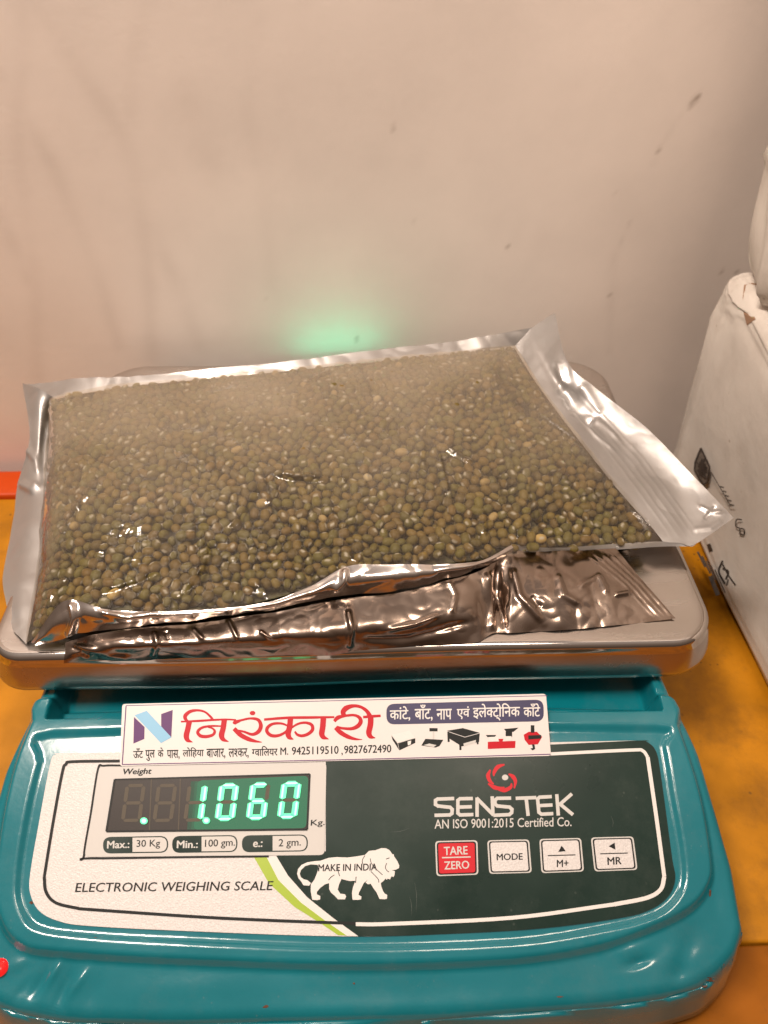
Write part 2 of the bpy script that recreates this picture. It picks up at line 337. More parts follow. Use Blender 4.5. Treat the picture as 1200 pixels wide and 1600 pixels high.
outl = [(XC-w, y) for y, w in zip(ys[::-4], HWs[::-4])]+[(XC+w, y) for y, w in zip(ys[::4], HWs[::4])]
dO, _ = seg_dist(X, Y, outl); rr = .0045
q = np.clip(rr-dO, 0, rr); Zb -= rr-np.sqrt(np.maximum(rr*rr-q*q, 0))
Zb += .00012*vnoise(np.stack([X, Y, Zb], -1), 55, 3)+.0003*vnoise(np.stack([X, Y, Zb], -1), 14, 9)
Gb = np.stack([X, Y, Zb], -1); nv, nu = Gb.shape[:2]
V = list(Gb.reshape(-1, 3)); Fb = [tuple(f) for f in grid_faces(nv, nu)]
loop = [i*nu for i in range(nv-1, 0, -1)]+list(range(nu))+[i*nu+nu-1 for i in range(1, nv)]+[(nv-1)*nu+i for i in range(nu-2, 0, -1)]
prev = loop
for frac in (.12, .35, .7, .94, 1.0):
    cur = []
    for i in loop:
        v = Gb.reshape(-1, 3)[i]; c = np.array([XC, .26]); out = (v[:2]-c)/np.linalg.norm(v[:2]-c)
        V.append(np.array([*(v[:2]+out*(.0006+.0042*frac if frac < .97 else .0036)), v[2]*(1-frac)+.0035*frac])); cur.append(len(V)-1)
    n = len(loop)
    for k in range(n): Fb.append((prev[k], cur[k], cur[(k+1) % n], prev[(k+1) % n]))
    prev = cur
mesh('body', V, Fb, M['teal'], scale, True)
for sx, sy in ((-1, .105), (1, .105), (-1, .42), (1, .42)):
    bm = bmesh.new(); bmesh.ops.create_cone(bm, cap_ends=True, segments=24, radius1=.009, radius2=.010, depth=.0045, matrix=Matrix.Translation((XC+sx*.12, sy, .00225)))
    me = bpy.data.meshes.new('rubber_foot'); bm.to_mesh(me); bm.free(); link('rubber_foot', me, M['black_plastic'], scale, False)
# chips of missing paint
def body_z(x, y):
    i = np.argmin(np.abs(ys-y)); j = np.argmin(np.abs(X[i]-x)); return Zb[i, j]
for (px, py, rx, ry) in [(51, 1413, 4, 3), (415, 1573, 5, 3), (553, 1536, 2, 2), (875, 1557, 6, 1.6), (1112, 1528, 9, 3), (1105, 1537, 4, 2), (1132, 1508, 2, 5), (1110, 1395, 2, 6), (152, 1469, 3, 1)]:
    rc = []; n = 9
    for k in range(n):
        rad = random.uniform(.6, 1.2); p = lab(px+rx*rad*math.cos(2*math.pi*k/n), py+ry*rad*math.sin(2*math.pi*k/n), -.002)
        rc.append((p[0], p[1], body_z(p[0], p[1])+.00012))
    mesh('paint_chip', rc, [tuple(range(n))], M['rust'], scale)
# pan
def pan():
    x0, x1, y0, y1, zt = -.1680, .1575, .2050, .4405, .097
    def rect(inset, z, rs):
        out = []; a0, a1, b0, b1 = x0+inset, x1-inset, y0+inset, y1-inset; sc = []
        RR = [max(q-inset, .004) for q in rs]
        for i_, s_ in enumerate((0, 90, 180, 270)):
            r = RR[i_]; cx = (a1-r if i_ in (0, 3) else a0+r); cy = (b1-r if i_ < 2 else b0+r)
            for k in range(13):
                t = R(s_+k*7.5); out.append((cx+r*math.cos(t), cy+r*math.sin(t), z))
            r2 = RR[(i_+1) % 4]; nx = [(a0+r2, b1), (a0, b0+r2), (a1-r2, b0), (a1, b1-r2)][i_]; l = out[-1]
            for k in range(1, 24): out.append((l[0]+(nx[0]-l[0])*k/24, l[1]+(nx[1]-l[1])*k/24, z))
        return out
    RC = (.028, .028, .016, .022); er = .0034
    rings = [rect(.08, zt-.0012, RC), rect(.05, zt-.0011, RC), rect(.03, zt-.0008, RC), rect(.014, zt-.0003, RC), rect(.0075, zt+.0002, RC), rect(er+.0004, zt+.0003, RC)]
    for k in range(1, 9):
        t = math.pi/2*k/8; rings.append(rect(er*(1-math.sin(t)), zt+.0003-er*(1-math.cos(t)), RC))
    rings += [rect(-.0008, zt-.0058, RC), rect(-.0020, zt-.010, RC), rect(-.0036, zt-.0165, RC), rect(-.0036, zt-.0188, RC), rect(-.0022, zt-.0194, RC), rect(-.0010, zt-.0183, RC), rect(.0018, zt-.010, RC)]
    V = [v for r in rings for v in r]; n = len(rings[0]); Fc = []
    V = [(v[0], v[1]+.00035*math.sin(v[0]*31), v[2]+(.0005*math.sin(v[0]*40+1)*(1 if v[2] < zt-.012 else .3))) for v in V]
    for i in range(len(rings)-1):
        for k in range(n): Fc.append((i*n+k, (i+1)*n+k, (i+1)*n+(k+1) % n, i*n+(k+1) % n))
    Fc.append(tuple(range(n))); o = mesh('pan', V, Fc, M['steel'], scale, True); o.data.materials.append(M['polished']); o.data.materials.append(mat('mirror_edge', (0.60, 0.56, 0.53), .07, 1))
    o.data.polygons.foreach_set('material_index', [2 if 5*n <= i < 14*n else (1 if 14*n <= i < (len(rings)-1)*n else 0) for i in range(len(Fc))]); return o
pan()
for sx, sy in ((-1, .26), (1, .26), (-1, .39), (1, .39)):
    box('pan_support', (XC+sx*.09-.012, sy-.012, .063), (XC+sx*.09+.012, sy+.012, .0946), M['black_plastic'], scale, .002)

# ---- printed decals on the front panel
_layer = [0]
def decal(name, polys, m, parent, off=.0006, fn=None, thick=0.0):
    """polys: list of pixel outlines; each becomes a face on the printed plane"""
    fn = fn or lab; V = []; Fc = []
    for k, P in enumerate(polys):
        b0 = len(V); o = off+k*.000004
        for p in P: V.append(fn(p[0], p[1], o))
        Fc.append(tuple(range(b0, b0+len(P))))
        if thick:
            b1 = len(V); n = len(P)
            for p in P: V.append(fn(p[0], p[1], o-thick))
            Fc += [(b0+i, b1+i, b1+(i+1) % n, b0+(i+1) % n) for i in range(n)]
    return mesh(name, V, Fc, m, parent)
def strokes(name, ribs, m, parent, off=.0006, fn=None):
    fn = fn or lab; V = []; Fc = []
    for k, (A, B) in enumerate(ribs):
        b0 = len(V); n = len(A); o = off+k*.000004
        for a_, b_ in zip(A, B): V += [fn(a_[0], a_[1], o), fn(b_[0], b_[1], o)]
        Fc += [(b0+2*i, b0+2*i+1, b0+2*i+3, b0+2*i+2) for i in range(n-1)]
    return mesh(name, V, Fc, m, parent)
_tc = {}
def text2d(s, bold=0.):
    key = (s, bold)
    if key in _tc: return _tc[key]
    c = bpy.data.curves.new('t', 'FONT'); c.body = s; c.resolution_u = 3; c.offset = bold; c.fill_mode = 'FRONT'
    o = bpy.data.objects.new('t', c); COL.objects.link(o); bpy.context.view_layer.update()
    me = bpy.data.meshes.new_from_object(o.evaluated_get(bpy.context.evaluated_depsgraph_get()))
    V = np.array([v.co[:2] for v in me.vertices]).reshape(-1, 2); Fc = [tuple(p.vertices) for p in me.polygons]
    bpy.data.objects.remove(o); bpy.data.curves.remove(c); bpy.data.meshes.remove(me)
    _tc[key] = (V, Fc); return V, Fc
def adv(s):
    return text2d(s+'क')[0][:, 0].max()-text2d('क')[0][:, 0].max()
def clip_right(V, Fc, xm):
    bm = bmesh.new(); vs = [bm.verts.new((v[0], v[1], 0)) for v in V]
    for f in Fc:
        try: bm.faces.new([vs[i] for i in f])
        except ValueError: pass
    bmesh.ops.bisect_plane(bm, geom=bm.verts[:]+bm.edges[:]+bm.faces[:], plane_co=(xm, 0, 0), plane_no=(1, 0, 0), clear_outer=True)
    bm.verts.index_update(); A = np.array([v.co[:2] for v in bm.verts]); B = [tuple(v.index for v in f.verts) for f in bm.faces]; bm.free(); return A, B
def shaped(seq, bold=0.):
    """Devanagari in visual order; ('half', c, f) keeps the left f of a letter, ('tro',) is the joined t-r"""
    V = []; Fc = []; x = 0.; n = 0
    for it in seq:
        if isinstance(it, tuple):
            A, B = text2d(it[1], bold); w = adv(it[1])
            A, B = clip_right(A, B, w*it[2]); a_ = w*it[2]
        else:
            A, B = text2d(it, bold); a_ = adv(it)
        V.append(A+np.array([x, 0])); Fc += [tuple(i+n for i in f) for f in B]; n += len(A); x += a_
    return np.concatenate(V), Fc
def put_text(name, s, BL, BR, TL, m, parent, off=.0006, fn=None, bold=0., shear=0.):
    fn = fn or lab
    V, Fc = shaped(s) if isinstance(s, list) else text2d(s)
    V = V.copy(); V[:, 0] += shear*V[:, 1]; O = np.zeros(len(V))
    if bold:
        n0 = len(V); sh_ = [(-1, 0), (1, 0), (0, .6), (0, -.6)]
        F0 = list(Fc); V0 = V; V = np.concatenate([V0+np.array(q_)*bold*1.3 for q_ in sh_]); O = np.repeat(np.arange(4)*.000003, n0)
        Fc = [tuple(i_+k_*n0 for i_ in f_) for k_ in range(4) for f_ in F0]
    lo, hi = V.min(0), V.max(0); t = (V-lo)/(hi-lo); BL, BR, TL = map(np.array, (BL, BR, TL))
    Q = BL+t[:, :1]*(BR-BL)+t[:, 1:]*(TL-BL)
    return mesh(name, [fn(q[0], q[1], off+o_) for q, o_ in zip(Q, O)], Fc, m, parent)

outer = [(97, 1177), (88, 1179), (80, 1187), (60, 1290), (46, 1375), (49, 1402), (62, 1424), (88, 1438), (130, 1446), (300, 1455), (540, 1463), (700, 1459), (850, 1450), (980, 1432), (1022, 1418), (1046, 1398), (1055, 1372), (1050, 1340), (1030, 1195), (1023, 1170), (1010, 1159), (995, 1157)]
face = decal('faceplate', [smooth_closed(outer, 5)], M['silver_print'], scale, .0004, thick=.0006)
swoosh_r = [(432, 1338), (450, 1368), (480, 1402), (520, 1434), (560, 1463)]
_so = smooth_closed(outer, 5)
green = [(509, 1180)]+_so[52:106][::-1]+swoosh_r[::-1]+[(432, 1330), (509, 1330)]
decal('green_field', [green], M['green_print'], face, .0005)
def band(Lp, Rp): return [*Lp, *Rp[::-1]]
lime_l = [(396, 1338), (420, 1380), (460, 1417), (500, 1442), (528, 1461)]; lime_r = [(416, 1338), (435, 1375), (470, 1410), (510, 1440), (542, 1462)]
decal('curved_stripe', [band(lime_l, lime_r)], M['lime'], face, .00055)
decal('curved_stripe', [band(lime_r, swoosh_r)], M['white_print'], face, .00055)
ln = [(555, 1443), (420, 1438), (300, 1432), (125, 1420), (88, 1411), (72, 1394), (69, 1370), (82, 1290), (97, 1208), (103, 1194), (114, 1190), (190, 1189)]
strokes('border_line', [ribbon(ln[:4], 5), ribbon(ln[3:7], 5), ribbon(ln[6:], 4.5)], M['ink'], face, .0006)
ln = [(556, 1444), (610, 1443.5), (800, 1434), (960, 1413), (1010, 1403), (1032, 1390), (1038, 1370), (1026, 1280), (1012, 1183), (1004, 1173), (985, 1172), (860, 1178)]
strokes('border_line', [ribbon(ln[:4], 6), ribbon(ln[3:7], 6.5), ribbon(ln[6:9], 6), ribbon(ln[8:], 5)], M['white_print'], face, .0006)
# display
disp = decal('display', [round_poly([(153, 1198), (510, 1191), (507, 1336), (132, 1339)], 8)], M['box_print'], scale, .0007)
strokes('outline', [ribbon([(190, 1196), (162, 1196.5), (153, 1202), (142, 1270), (131, 1337), (140, 1341), (300, 1339), (420, 1338)], 3.2)], M['ink'], disp, .00078)
win = round_poly([(179, 1218), (484, 1209.5), (480, 1296), (166, 1299)], 6)
decal('window', [win], M['window'], disp, .0009)
WD = [(179, 1218), (484, 1209.5), (480, 1296), (166, 1299)]
strokes('window_frame', [ribbon([WD[0], WD[1]], 2.5), ribbon([WD[1], WD[2]], 2.5), ribbon([WD[2], WD[3]], 3), ribbon([WD[3], WD[0]], 3)], M['ink'], disp, .00105)
def zz3(x, y): return (180+x/3.529, 1080+y/3.529)
SEG = {}
w_ = .235
def segpoly(kind, w_=.235, hw_=.115):
    g = .02
    if kind in 'agd':
        yy = {'a': 1-hw_*.5, 'g': .5, 'd': hw_*.5}[kind]; hh = hw_*.5
        return [(w_*.5+g, yy), (w_+g*.5, yy+hh), (1-w_-g*.5, yy+hh), (1-w_*.5-g, yy), (1-w_-g*.5, yy-hh), (w_+g*.5, yy-hh)]
    x0 = {'b': 1-w_*.5, 'c': 1-w_*.5, 'e': w_*.5, 'f': w_*.5}[kind]; (ya, yb) = {'b': (.5, .96), 'f': (.5, .96), 'c': (.04, .5), 'e': (.04, .5)}[kind]; hh = w_*.5
    return [(x0, ya+g), (x0+hh, ya+g+.04), (x0+hh, yb-g-.04), (x0, yb-g), (x0-hh, yb-g-.04), (x0-hh, ya+g+.04)]
def digit(slot, lit):
    BLd = np.array([[890, 706], [718, 712], [546, 717], [374, 720], [204, 722], [30, 722]][slot], float)
    W = 112; SH = np.array([28, -210.])
    def mp(p): q = BLd+np.array([W*p[0], -2*p[0]])+SH*p[1]; return zz3(*q)
    for ch in 'abcdefg':
        on = ch in lit
        if slot == 3 and not on and ch in 'a': continue
        o = decal('digit_segment', [[mp(p) for p in (segpoly(ch, .31, .15) if on else segpoly(ch, .19, .085))]], M['led'] if on else M['ghost'], disp, .00155 if on else .00098, thick=.0005 if on else 0)  # lit segments widened, their green margin paints a halo around the core
        if on:
            o['label'] = 'glowing green segment'
            sp_ = np.array(segpoly(ch)); c_ = sp_.mean(0); ax_ = np.array([.90, .40]) if ch in 'agd' else np.array([.38, .90])
            decal('segment_core', [[mp(p) for p in c_+(sp_-c_)*ax_]], M['led_core'], o, .00162)
    return mp
SEGS = {'0': 'abcdef', '6': 'acdefg', '1': 'bc', ' ': ''}
for x0_, x1_, e_ in ((410, 432, .03), (432, 455, .07)): decal('digit_glow', [[zz3(x0_+8, 497), zz3(x1_+8, 496), zz3(x1_-14, 768), zz3(x0_-14, 769)]], mat('painted_glow', (0.02, 0.05, 0.035), .5, spec=.2, emit=(0.0, 1.0, 0.42), estr=e_), disp, .00093)  # emissive plates paint the green glow behind the digits, fading leftward
decal('digit_glow', [round_poly([zz3(455, 492), (482, 1212), (478.5, 1294), zz3(432, 765)], 8)], mat('painted_glow', (0.02, 0.05, 0.035), .5, spec=.2, emit=(0.0, 1.0, 0.42), estr=.13), disp, .00094)
mps = [digit(i, SEGS[c]) for i, c in enumerate(['0', '6', '0', '1', ' ', ' '])]
def dot(c, r, n=14): return [(c[0]+r*math.cos(2*math.pi*k/n), c[1]+r*.9*math.sin(2*math.pi*k/n)) for k in range(n)]
for c in (zz3(502, 713), zz3(158, 715)):
    o = decal('decimal_point', [dot(c, 6)], M['led'], disp, .00157, thick=.0005); o['label'] = 'glowing green decimal point'; decal('point_core', [dot(c, 3.6)], M['led_core'], o, .00163)
for x in (200, 360): strokes('digit_divider', [ribbon([zz3(x, 478), zz3(x-12, 772)], 1.6)], M['ghost'], disp, .00096)
decal('pane', [win], M['pane'], disp, .0019)
put_text('lettering', 'Weight', (191, 1213), (236, 1212), (192.5, 1201), M['ink'], disp, .0008, bold=.02, shear=.12)
put_text('lettering', 'Kg.', (485, 1293), (507, 1292), (486, 1281), M['ink'], disp, .0008, bold=.01)
for (x0, y0, x1, y1, xd, s1, q1, s2, q2) in [
    (161, 1307, 262.7, 1333, 207, 'Max.:', (167, 1326, 202, 1325, 1314), '30 Kg', (213, 1327, 250, 1326, 1312.5)),
    (269, 1305.5, 371, 1332, 315, 'Min.:', (276, 1325.5, 309, 1325, 1313.5), '100 gm.', (320, 1327, 367, 1325, 1312)),
    (378, 1304.5, 481, 1331, 426, 'e.:', (395, 1324, 410, 1323.5, 1315), '2 gm.', (435, 1326.5, 470, 1325, 1311))]:
    rp = round_poly([(x0, y0+.8), (x1, y0-.8), (x1, y1-.8), (x0, y1+.8)], 12.5, 6)
    decal('rating_pill', [rp], M['green_print'], disp, .00076)
    ip = [(min(max(x, xd), x1-2.2), y0+1.6 if y < (y0+y1)/2 and y < y0+1.6 else (y1-1.6 if y > y1-1.6 else y)) for x, y in rp if x >= xd]
    ip = round_poly([(xd, y0+1.8), (x1-2, y0+1), (x1-2, y1-2.4), (xd, y1-1.8)], 11, 6)
    ip = [(xd, y0+1.8)]+[p for p in ip if p[0] > xd+12]+[(xd, y1-1.8)]
    decal('rating_value', [ip], M['box_print'], disp, .00080)
    put_text('lettering', s1, (q1[0], q1[1]), (q1[2], q1[3]), (q1[0]+.5, q1[4]), M['grey_ink'], disp, .00084, bold=.02)
    put_text('lettering', s2, (q2[0], q2[1]), (q2[2], q2[3]), (q2[0]+.5, q2[4]), M['ink'], disp, .00084, bold=.008)
put_text('lettering', 'ELECTRONIC WEIGHING SCALE', (117, 1394), (426, 1391), (118.5, 1379.5), M['ink'], face, .0006, bold=.006, shear=.08)
# fine scratches on the glossy front
for p_, q_, r_ in [((648, 1378), (651, 1400), (650, 1425)), ((955, 1275), (958, 1284), (957, 1292)), ((610, 1300), (625, 1299), (640, 1294)), ((640, 1400), (643, 1415), (643, 1430))]: strokes('scratch', [ribbon([p_, q_, r_], 0, taper=[.1, .5, .1])], M['scratch'], face, .00056)
# lion
zl = lambda x, y: (440+x/5.4545, 1290+y/5.4545)
lion = [(330, 300), (400, 275), (470, 268), (560, 272), (640, 262), (710, 250), (745, 215), (800, 210), (850, 192), (890, 193), (920, 210), (945, 245), (955, 243), (960, 265), (985, 300), (1003, 340), (1000, 362), (975, 375), (940, 380), (965, 388), (963, 420), (955, 438), (935, 432), (925, 458), (905, 452), (895, 462), (888, 450), (865, 475), (845, 490), (850, 520), (865, 560), (880, 580), (900, 590), (898, 622), (880, 628), (835, 625), (825, 605), (810, 570), (780, 530), (760, 495), (735, 500), (715, 485), (735, 462), (700, 490), (680, 530), (660, 570), (655, 590), (680, 605), (678, 628), (650, 633), (605, 632), (602, 610), (600, 570), (610, 520), (630, 470), (580, 472), (510, 455), (490, 500), (478, 545), (500, 580), (540, 585), (550, 605), (540, 628), (480, 628), (455, 600), (420, 570), (405, 540), (405, 490), (370, 500), (330, 530), (300, 565), (300, 585), (330, 600), (328, 630), (300, 635), (262, 632), (255, 600), (248, 560), (250, 500), (280, 460), (300, 410), (312, 370), (310, 335), (250, 330), (200, 345), (165, 380), (155, 410), (165, 440), (190, 458), (220, 465), (250, 490), (235, 512), (185, 508), (170, 480), (145, 450), (132, 410), (140, 370), (170, 335), (220, 312), (290, 302)]
decal('lion_emblem', [[zl(*p) for p in lion]], M['white_print'], face, .0006)
strokes('lion_emblem_lines', [ribbon([zl(*p) for p in q], 1.1) for q in [[(710, 255), (690, 290), (688, 330)], [(755, 280), (765, 320), (800, 365), (860, 420)], [(760, 390), (800, 430), (825, 460), (828, 485)], [(895, 320), (885, 355), (895, 380), (915, 395)], [(890, 285), (920, 275)], [(480, 365), (485, 400), (495, 430)], [(450, 420), (420, 440), (400, 465)], [(635, 435), (630, 490)]]], M['ink'], face, .00066)
put_text('lettering', 'MAKE IN INDIA', (497, 1361.5), (589, 1360), (497.5, 1350.5), M['ink'], face, .0007, bold=.015)
# maker's mark and name
zs_ = lambda x, y: (660+x/3.4286, 1180+y/3.4286)
T = lambda q: [zs_(*p) for p in q]
sw = [[(440, 50), (405, 62), (385, 90), (382, 112)], [(364, 78), (352, 108), (362, 138), (382, 155)], [(352, 152), (385, 172), (415, 178), (440, 172)], [(408, 186), (440, 188), (472, 172), (478, 150)], [(462, 100), (485, 115), (498, 140), (492, 178)]]
strokes('brand_mark', [ribbon(T(q), 0, taper=[2.5, 6.5, 5.5, 2]) for q in sw], M['red'], face, .0006)
decal('brand_mark_dot', [dot(zs_(443, 119), 5)], M['grey_ink'], face, .0006)
bl = [[(165, 232), (82, 235), (70, 242), (70, 264), (84, 272), (148, 279), (160, 290), (158, 312), (146, 320), (70, 322)], [(265, 232), (202, 233), (190, 242), (190, 310), (202, 320), (268, 318)], [(198, 278), (260, 276)], [(293, 325), (293, 232), (378, 318), (374, 225)], [(470, 230), (402, 231), (389, 240), (389, 262), (402, 272), (466, 278), (480, 290), (478, 308), (466, 318), (385, 322)], [(505, 231), (605, 227)], [(556, 233), (566, 320)], [(688, 222), (628, 225), (617, 234), (624, 306), (638, 316), (696, 313)], [(630, 270), (692, 267)], [(720, 214), (728, 318)], [(797, 210), (738, 262), (803, 316)]]
def straight(pts, w):
    out = []
    for a_, b_ in zip(pts[:-1], pts[1:]):
        a_, b_ = np.array(a_), np.array(b_); d = (b_-a_)/np.linalg.norm(b_-a_)
        out.append(ribbon([a_-d*w*.28, b_+d*w*.28], w, n=1))
    return out
strokes('brand_name', [r for q in bl for r in straight(T(q), 5.4)], M['grey_ink'], face, .0006)
put_text('lettering', 'AN ISO 9001:2015 Certified Co.', (679, 1295), (893, 1291), (679, 1280.5), M['grey_ink'], face, .0006, bold=.006)
# keys
def key(corners, facem, legends):
    c = np.array(T(corners)); m_ = c.mean(0)
    o = decal('button', [round_poly(list(map(tuple, m_+(c-m_)*.86)), 4)], facem, scale, .00125, thick=.0006)
    decal('button_rim', [round_poly(list(map(tuple, m_+(c-m_)*.93)), 5)], M['ink'], o, .00068)
    decal('button_rim', [round_poly(list(map(tuple, c)), 6)], M['grey_ink'], o, .00062)
    for L_ in legends: L_(o)
    return o
def leg(s, x0, y0, x1, y1, x2, y2, m):
    return lambda o: put_text('legend', s, zs_(x0, y0), zs_(x1, y1), zs_(x2, y2), m, o, .00132, bold=.015)
def lline(a_, b_, m, w=1.6): return lambda o: strokes('legend_line', [ribbon([zs_(*a_), zs_(*b_)], w, n=1)], m, o, .00132)
def ltri(p, m): return lambda o: decal('legend_arrow', [T(p)], m, o, .00132)
key([(68, 460), (295, 455), (300, 640), (75, 648)], M['red'], [leg('TARE', 115, 536, 243, 531, 114, 491, M['grey_ink']), lline((105, 549), (258, 545), M['grey_ink'], 2), leg('ZERO', 118, 613, 252, 608, 116, 569, M['grey_ink'])])['label'] = 'red key marked TARE ZERO'
key([(347, 456), (572, 451), (586, 630), (358, 636)], M['silver_print'], [leg('MODE', 398, 564, 538, 560, 397, 528, M['ink'])])
key([(626, 449), (850, 443), (866, 623), (638, 632)], M['silver_print'], [ltri([(728, 518), (768, 514), (746, 484)], M['ink']), lline((672, 538), (820, 534), M['ink']), leg('M+', 720, 600, 783, 597, 720, 561, M['ink'])])
key([(902, 441), (1130, 435), (1153, 614), (922, 623)], M['silver_print'], [ltri([(998, 488), (1030, 468), (1034, 506)], M['ink']), lline((952, 528), (1100, 524), M['ink']), leg('MR', 992, 588, 1068, 584, 990, 548, M['ink'])])
# shop sticker across the step above the faceplate
sb = lab(520, 1188, .0011); sa = SL+.050; SN = np.array([0, -math.sin(sa), math.cos(sa)])
def stk(px, py, off=0.0):
    base = lab(px, py, .0) ; p = on_plane(px, py, SN, sb+SN*off); return p
so = round_poly([(191, 1100), (853, 1084), (861, 1181), (187, 1197)], 5)
st = decal('shop_sticker', [so], M['sticker'], scale, 0., stk, thick=.0002)
strokes('border_line', [ribbon([(855, 1087), (600, 1093), (197, 1102.5), (191, 1193.5), (600, 1184.5), (860, 1178)][0:3], 1.0), ribbon([(197, 1102.5), (191, 1194.5)], 1.6), ribbon([(191, 1194.5), (600, 1185.5), (860, 1178.5)], 1.4)], M['purple'], st, .00008, stk)
z2 = lambda x, y: (180+x/5.4545, 1090+y/5.4545)
decal('monogram', [[z2(*p) for p in q] for q in ([(160, 165), (250, 250), (248, 352), (155, 392)], [(392, 140), (490, 105), (478, 340), (392, 245)])], M['purple'], st, .00008, stk)
decal('monogram', [[z2(*p) for p in [(165, 150), (268, 112), (480, 340), (390, 388)]]], M['sky'], st, .00010, stk)
z3 = lambda x, y: (390+x/5.217, 1080+y/5.217)
zd = lambda x, y: zz3(x, y)
BR_ = []
def br(f, s, pts, taper): BR_.append(ribbon([f(*p) for p in pts], 0, taper=[t/s for t in taper], n=8))
br(z2, 5.4545, [(560, 205), (700, 199), (840, 190), (950, 186), (1030, 190)], [14, 20, 18, 16, 14])
br(z2, 5.4545, [(622, 208), (598, 180), (600, 150), (640, 118), (700, 108), (760, 120), (805, 155), (835, 192)], [20, 30, 34, 28, 20, 18, 20, 22])
br(z2, 5.4545, [(632, 200), (618, 270), (606, 325), (618, 362), (660, 380)], [46, 46, 48, 38, 4])
br(z2, 5.4545, [(915, 243), (820, 242), (740, 256), (703, 292), (725, 325), (775, 332), (830, 318), (848, 288), (828, 262), (790, 252)], [12, 18, 22, 26, 30, 28, 24, 22, 16, 10])
br(z2, 5.4545, [(930, 188), (920, 260), (906, 318), (920, 355), (968, 376)], [46, 46, 48, 38, 4])
br(zd, 3.529, [(648, 175), (660, 172), (695, 160), (745, 150), (788, 158), (803, 190), (790, 222), (755, 238), (705, 222), (655, 216)], [6, 24, 12, 12, 18, 22, 22, 16, 12, 14])
br(zd, 3.529, [(655, 206), (690, 240), (735, 264), (775, 276), (808, 281)], [24, 26, 24, 14, 4])
BR_.append(ribbon([zd(742, 121), zd(772, 120)], 0, taper=[2.5, 6.2, 6.6, 6.2, 2.5], n=8))
br(z3, 5.217, [(118, 231), (300, 217), (500, 214), (690, 211)], [20, 22, 22, 16])
br(z3, 5.217, [(333, 222), (326, 290), (314, 345), (325, 376), (358, 393)], [44, 46, 46, 38, 4])
br(z3, 5.217, [(318, 285), (260, 263), (190, 266), (147, 295), (142, 330), (175, 360), (230, 362), (285, 338), (320, 300)], [14, 18, 22, 26, 28, 28, 24, 20, 18])
br(z3, 5.217, [(335, 302), (390, 268), (450, 256), (503, 272), (513, 312), (480, 346), (430, 363), (390, 354), (368, 328)], [14, 18, 20, 26, 28, 26, 24, 22, 14])
br(z3, 5.217, [(602, 210), (596, 290), (588, 345), (602, 374), (645, 390)], [46, 46, 46, 38, 4])
br(z3, 5.217, [(690, 245), (720, 215), (780, 200), (850, 195), (895, 215), (905, 250), (880, 285), (830, 305), (760, 302), (708, 292)], [24, 34, 20, 20, 28, 34, 34, 26, 20, 22])
br(z3, 5.217, [(700, 296), (740, 335), (800, 370), (860, 389), (918, 394)], [34, 38, 34, 20, 4])
br(z3, 5.217, [(775, 205), (762, 170), (790, 136), (850, 119), (910, 130), (958, 165), (985, 212)], [30, 42, 42, 26, 24, 30, 40])
br(z3, 5.217, [(987, 195), (985, 270), (972, 335), (985, 368), (1025, 381)], [46, 46, 46, 38, 4])
br(z3, 5.217, [(925, 211), (1000, 204), (1068, 200)], [20, 22, 20])
strokes('red_lettering', BR_, M['deep_red'], st, .00010, stk)
def word(s, x0, x1, yt, yb, m, bold, tilt=.024):
    put_text('lettering', s, (x0, yb), (x1, yb-(x1-x0)*tilt), (x0, yt), m, st, .00012, stk, bold=bold)
H = lambda c, f: ('half', c, f)
for s, x0, x1, yt, yb in [(['ऊँ', 'ट'], 208, 223.6, 1169, 1184.5), (['पु', 'ल'], 227, 242, 1172, 1189), (['के'], 246.4, 255.5, 1168, 1183), (['पा', 'स', ','], 260.7, 280.5, 1172, 1187), (['लो', 'ि', 'ह', 'या'], 285.4, 318.4, 1168, 1184.5),
                          (['बा', 'जा', 'र', ','], 322.6, 352, 1170, 1186), (['ल', H('श', .68), 'क', 'र', ','], 357, 388.5, 1169.5, 1185.5), ([H('ग', .62), 'वा', 'ि', 'ल', 'य', 'र'], 393.5, 433.7, 1166, 1181.5),
                          ('M.', 438, 450.4, 1168, 1179.7), ('9425119510', 456, 529, 1167, 1179.5), (',', 533.5, 535.5, 1176, 1180.5), ('9827672490', 537.6, 611.4, 1165, 1177.5)]:
    word(s, x0, x1, yt, yb, M['ink'], .012)
decal('banner', [round_poly([(603.5, 1100), (849, 1093), (850, 1127), (604, 1132)], 13, 6)], M['navy'], st, .00008, stk)
for s, x0, x1, yt, yb in [(['कां', 'टे', ','], 609, 641, 1104, 1127), (['बाँ', 'ट', ','], 648, 676, 1101, 1127), (['ना', 'प'], 682, 706, 1108, 1124.5), (['ए', 'वं'], 713.7, 734, 1104, 1124),
                          (['इ', 'ले', H('क', .72), 'ट्', 'रो'[1:] if False else 'ो', 'ि', 'न', 'क'], 739, 812.5, 1100, 1127), (['काँ', 'टे'], 818, 844, 1099.5, 1120)]:
    word(s, x0, x1, yt, yb, M['white_print'], .012)
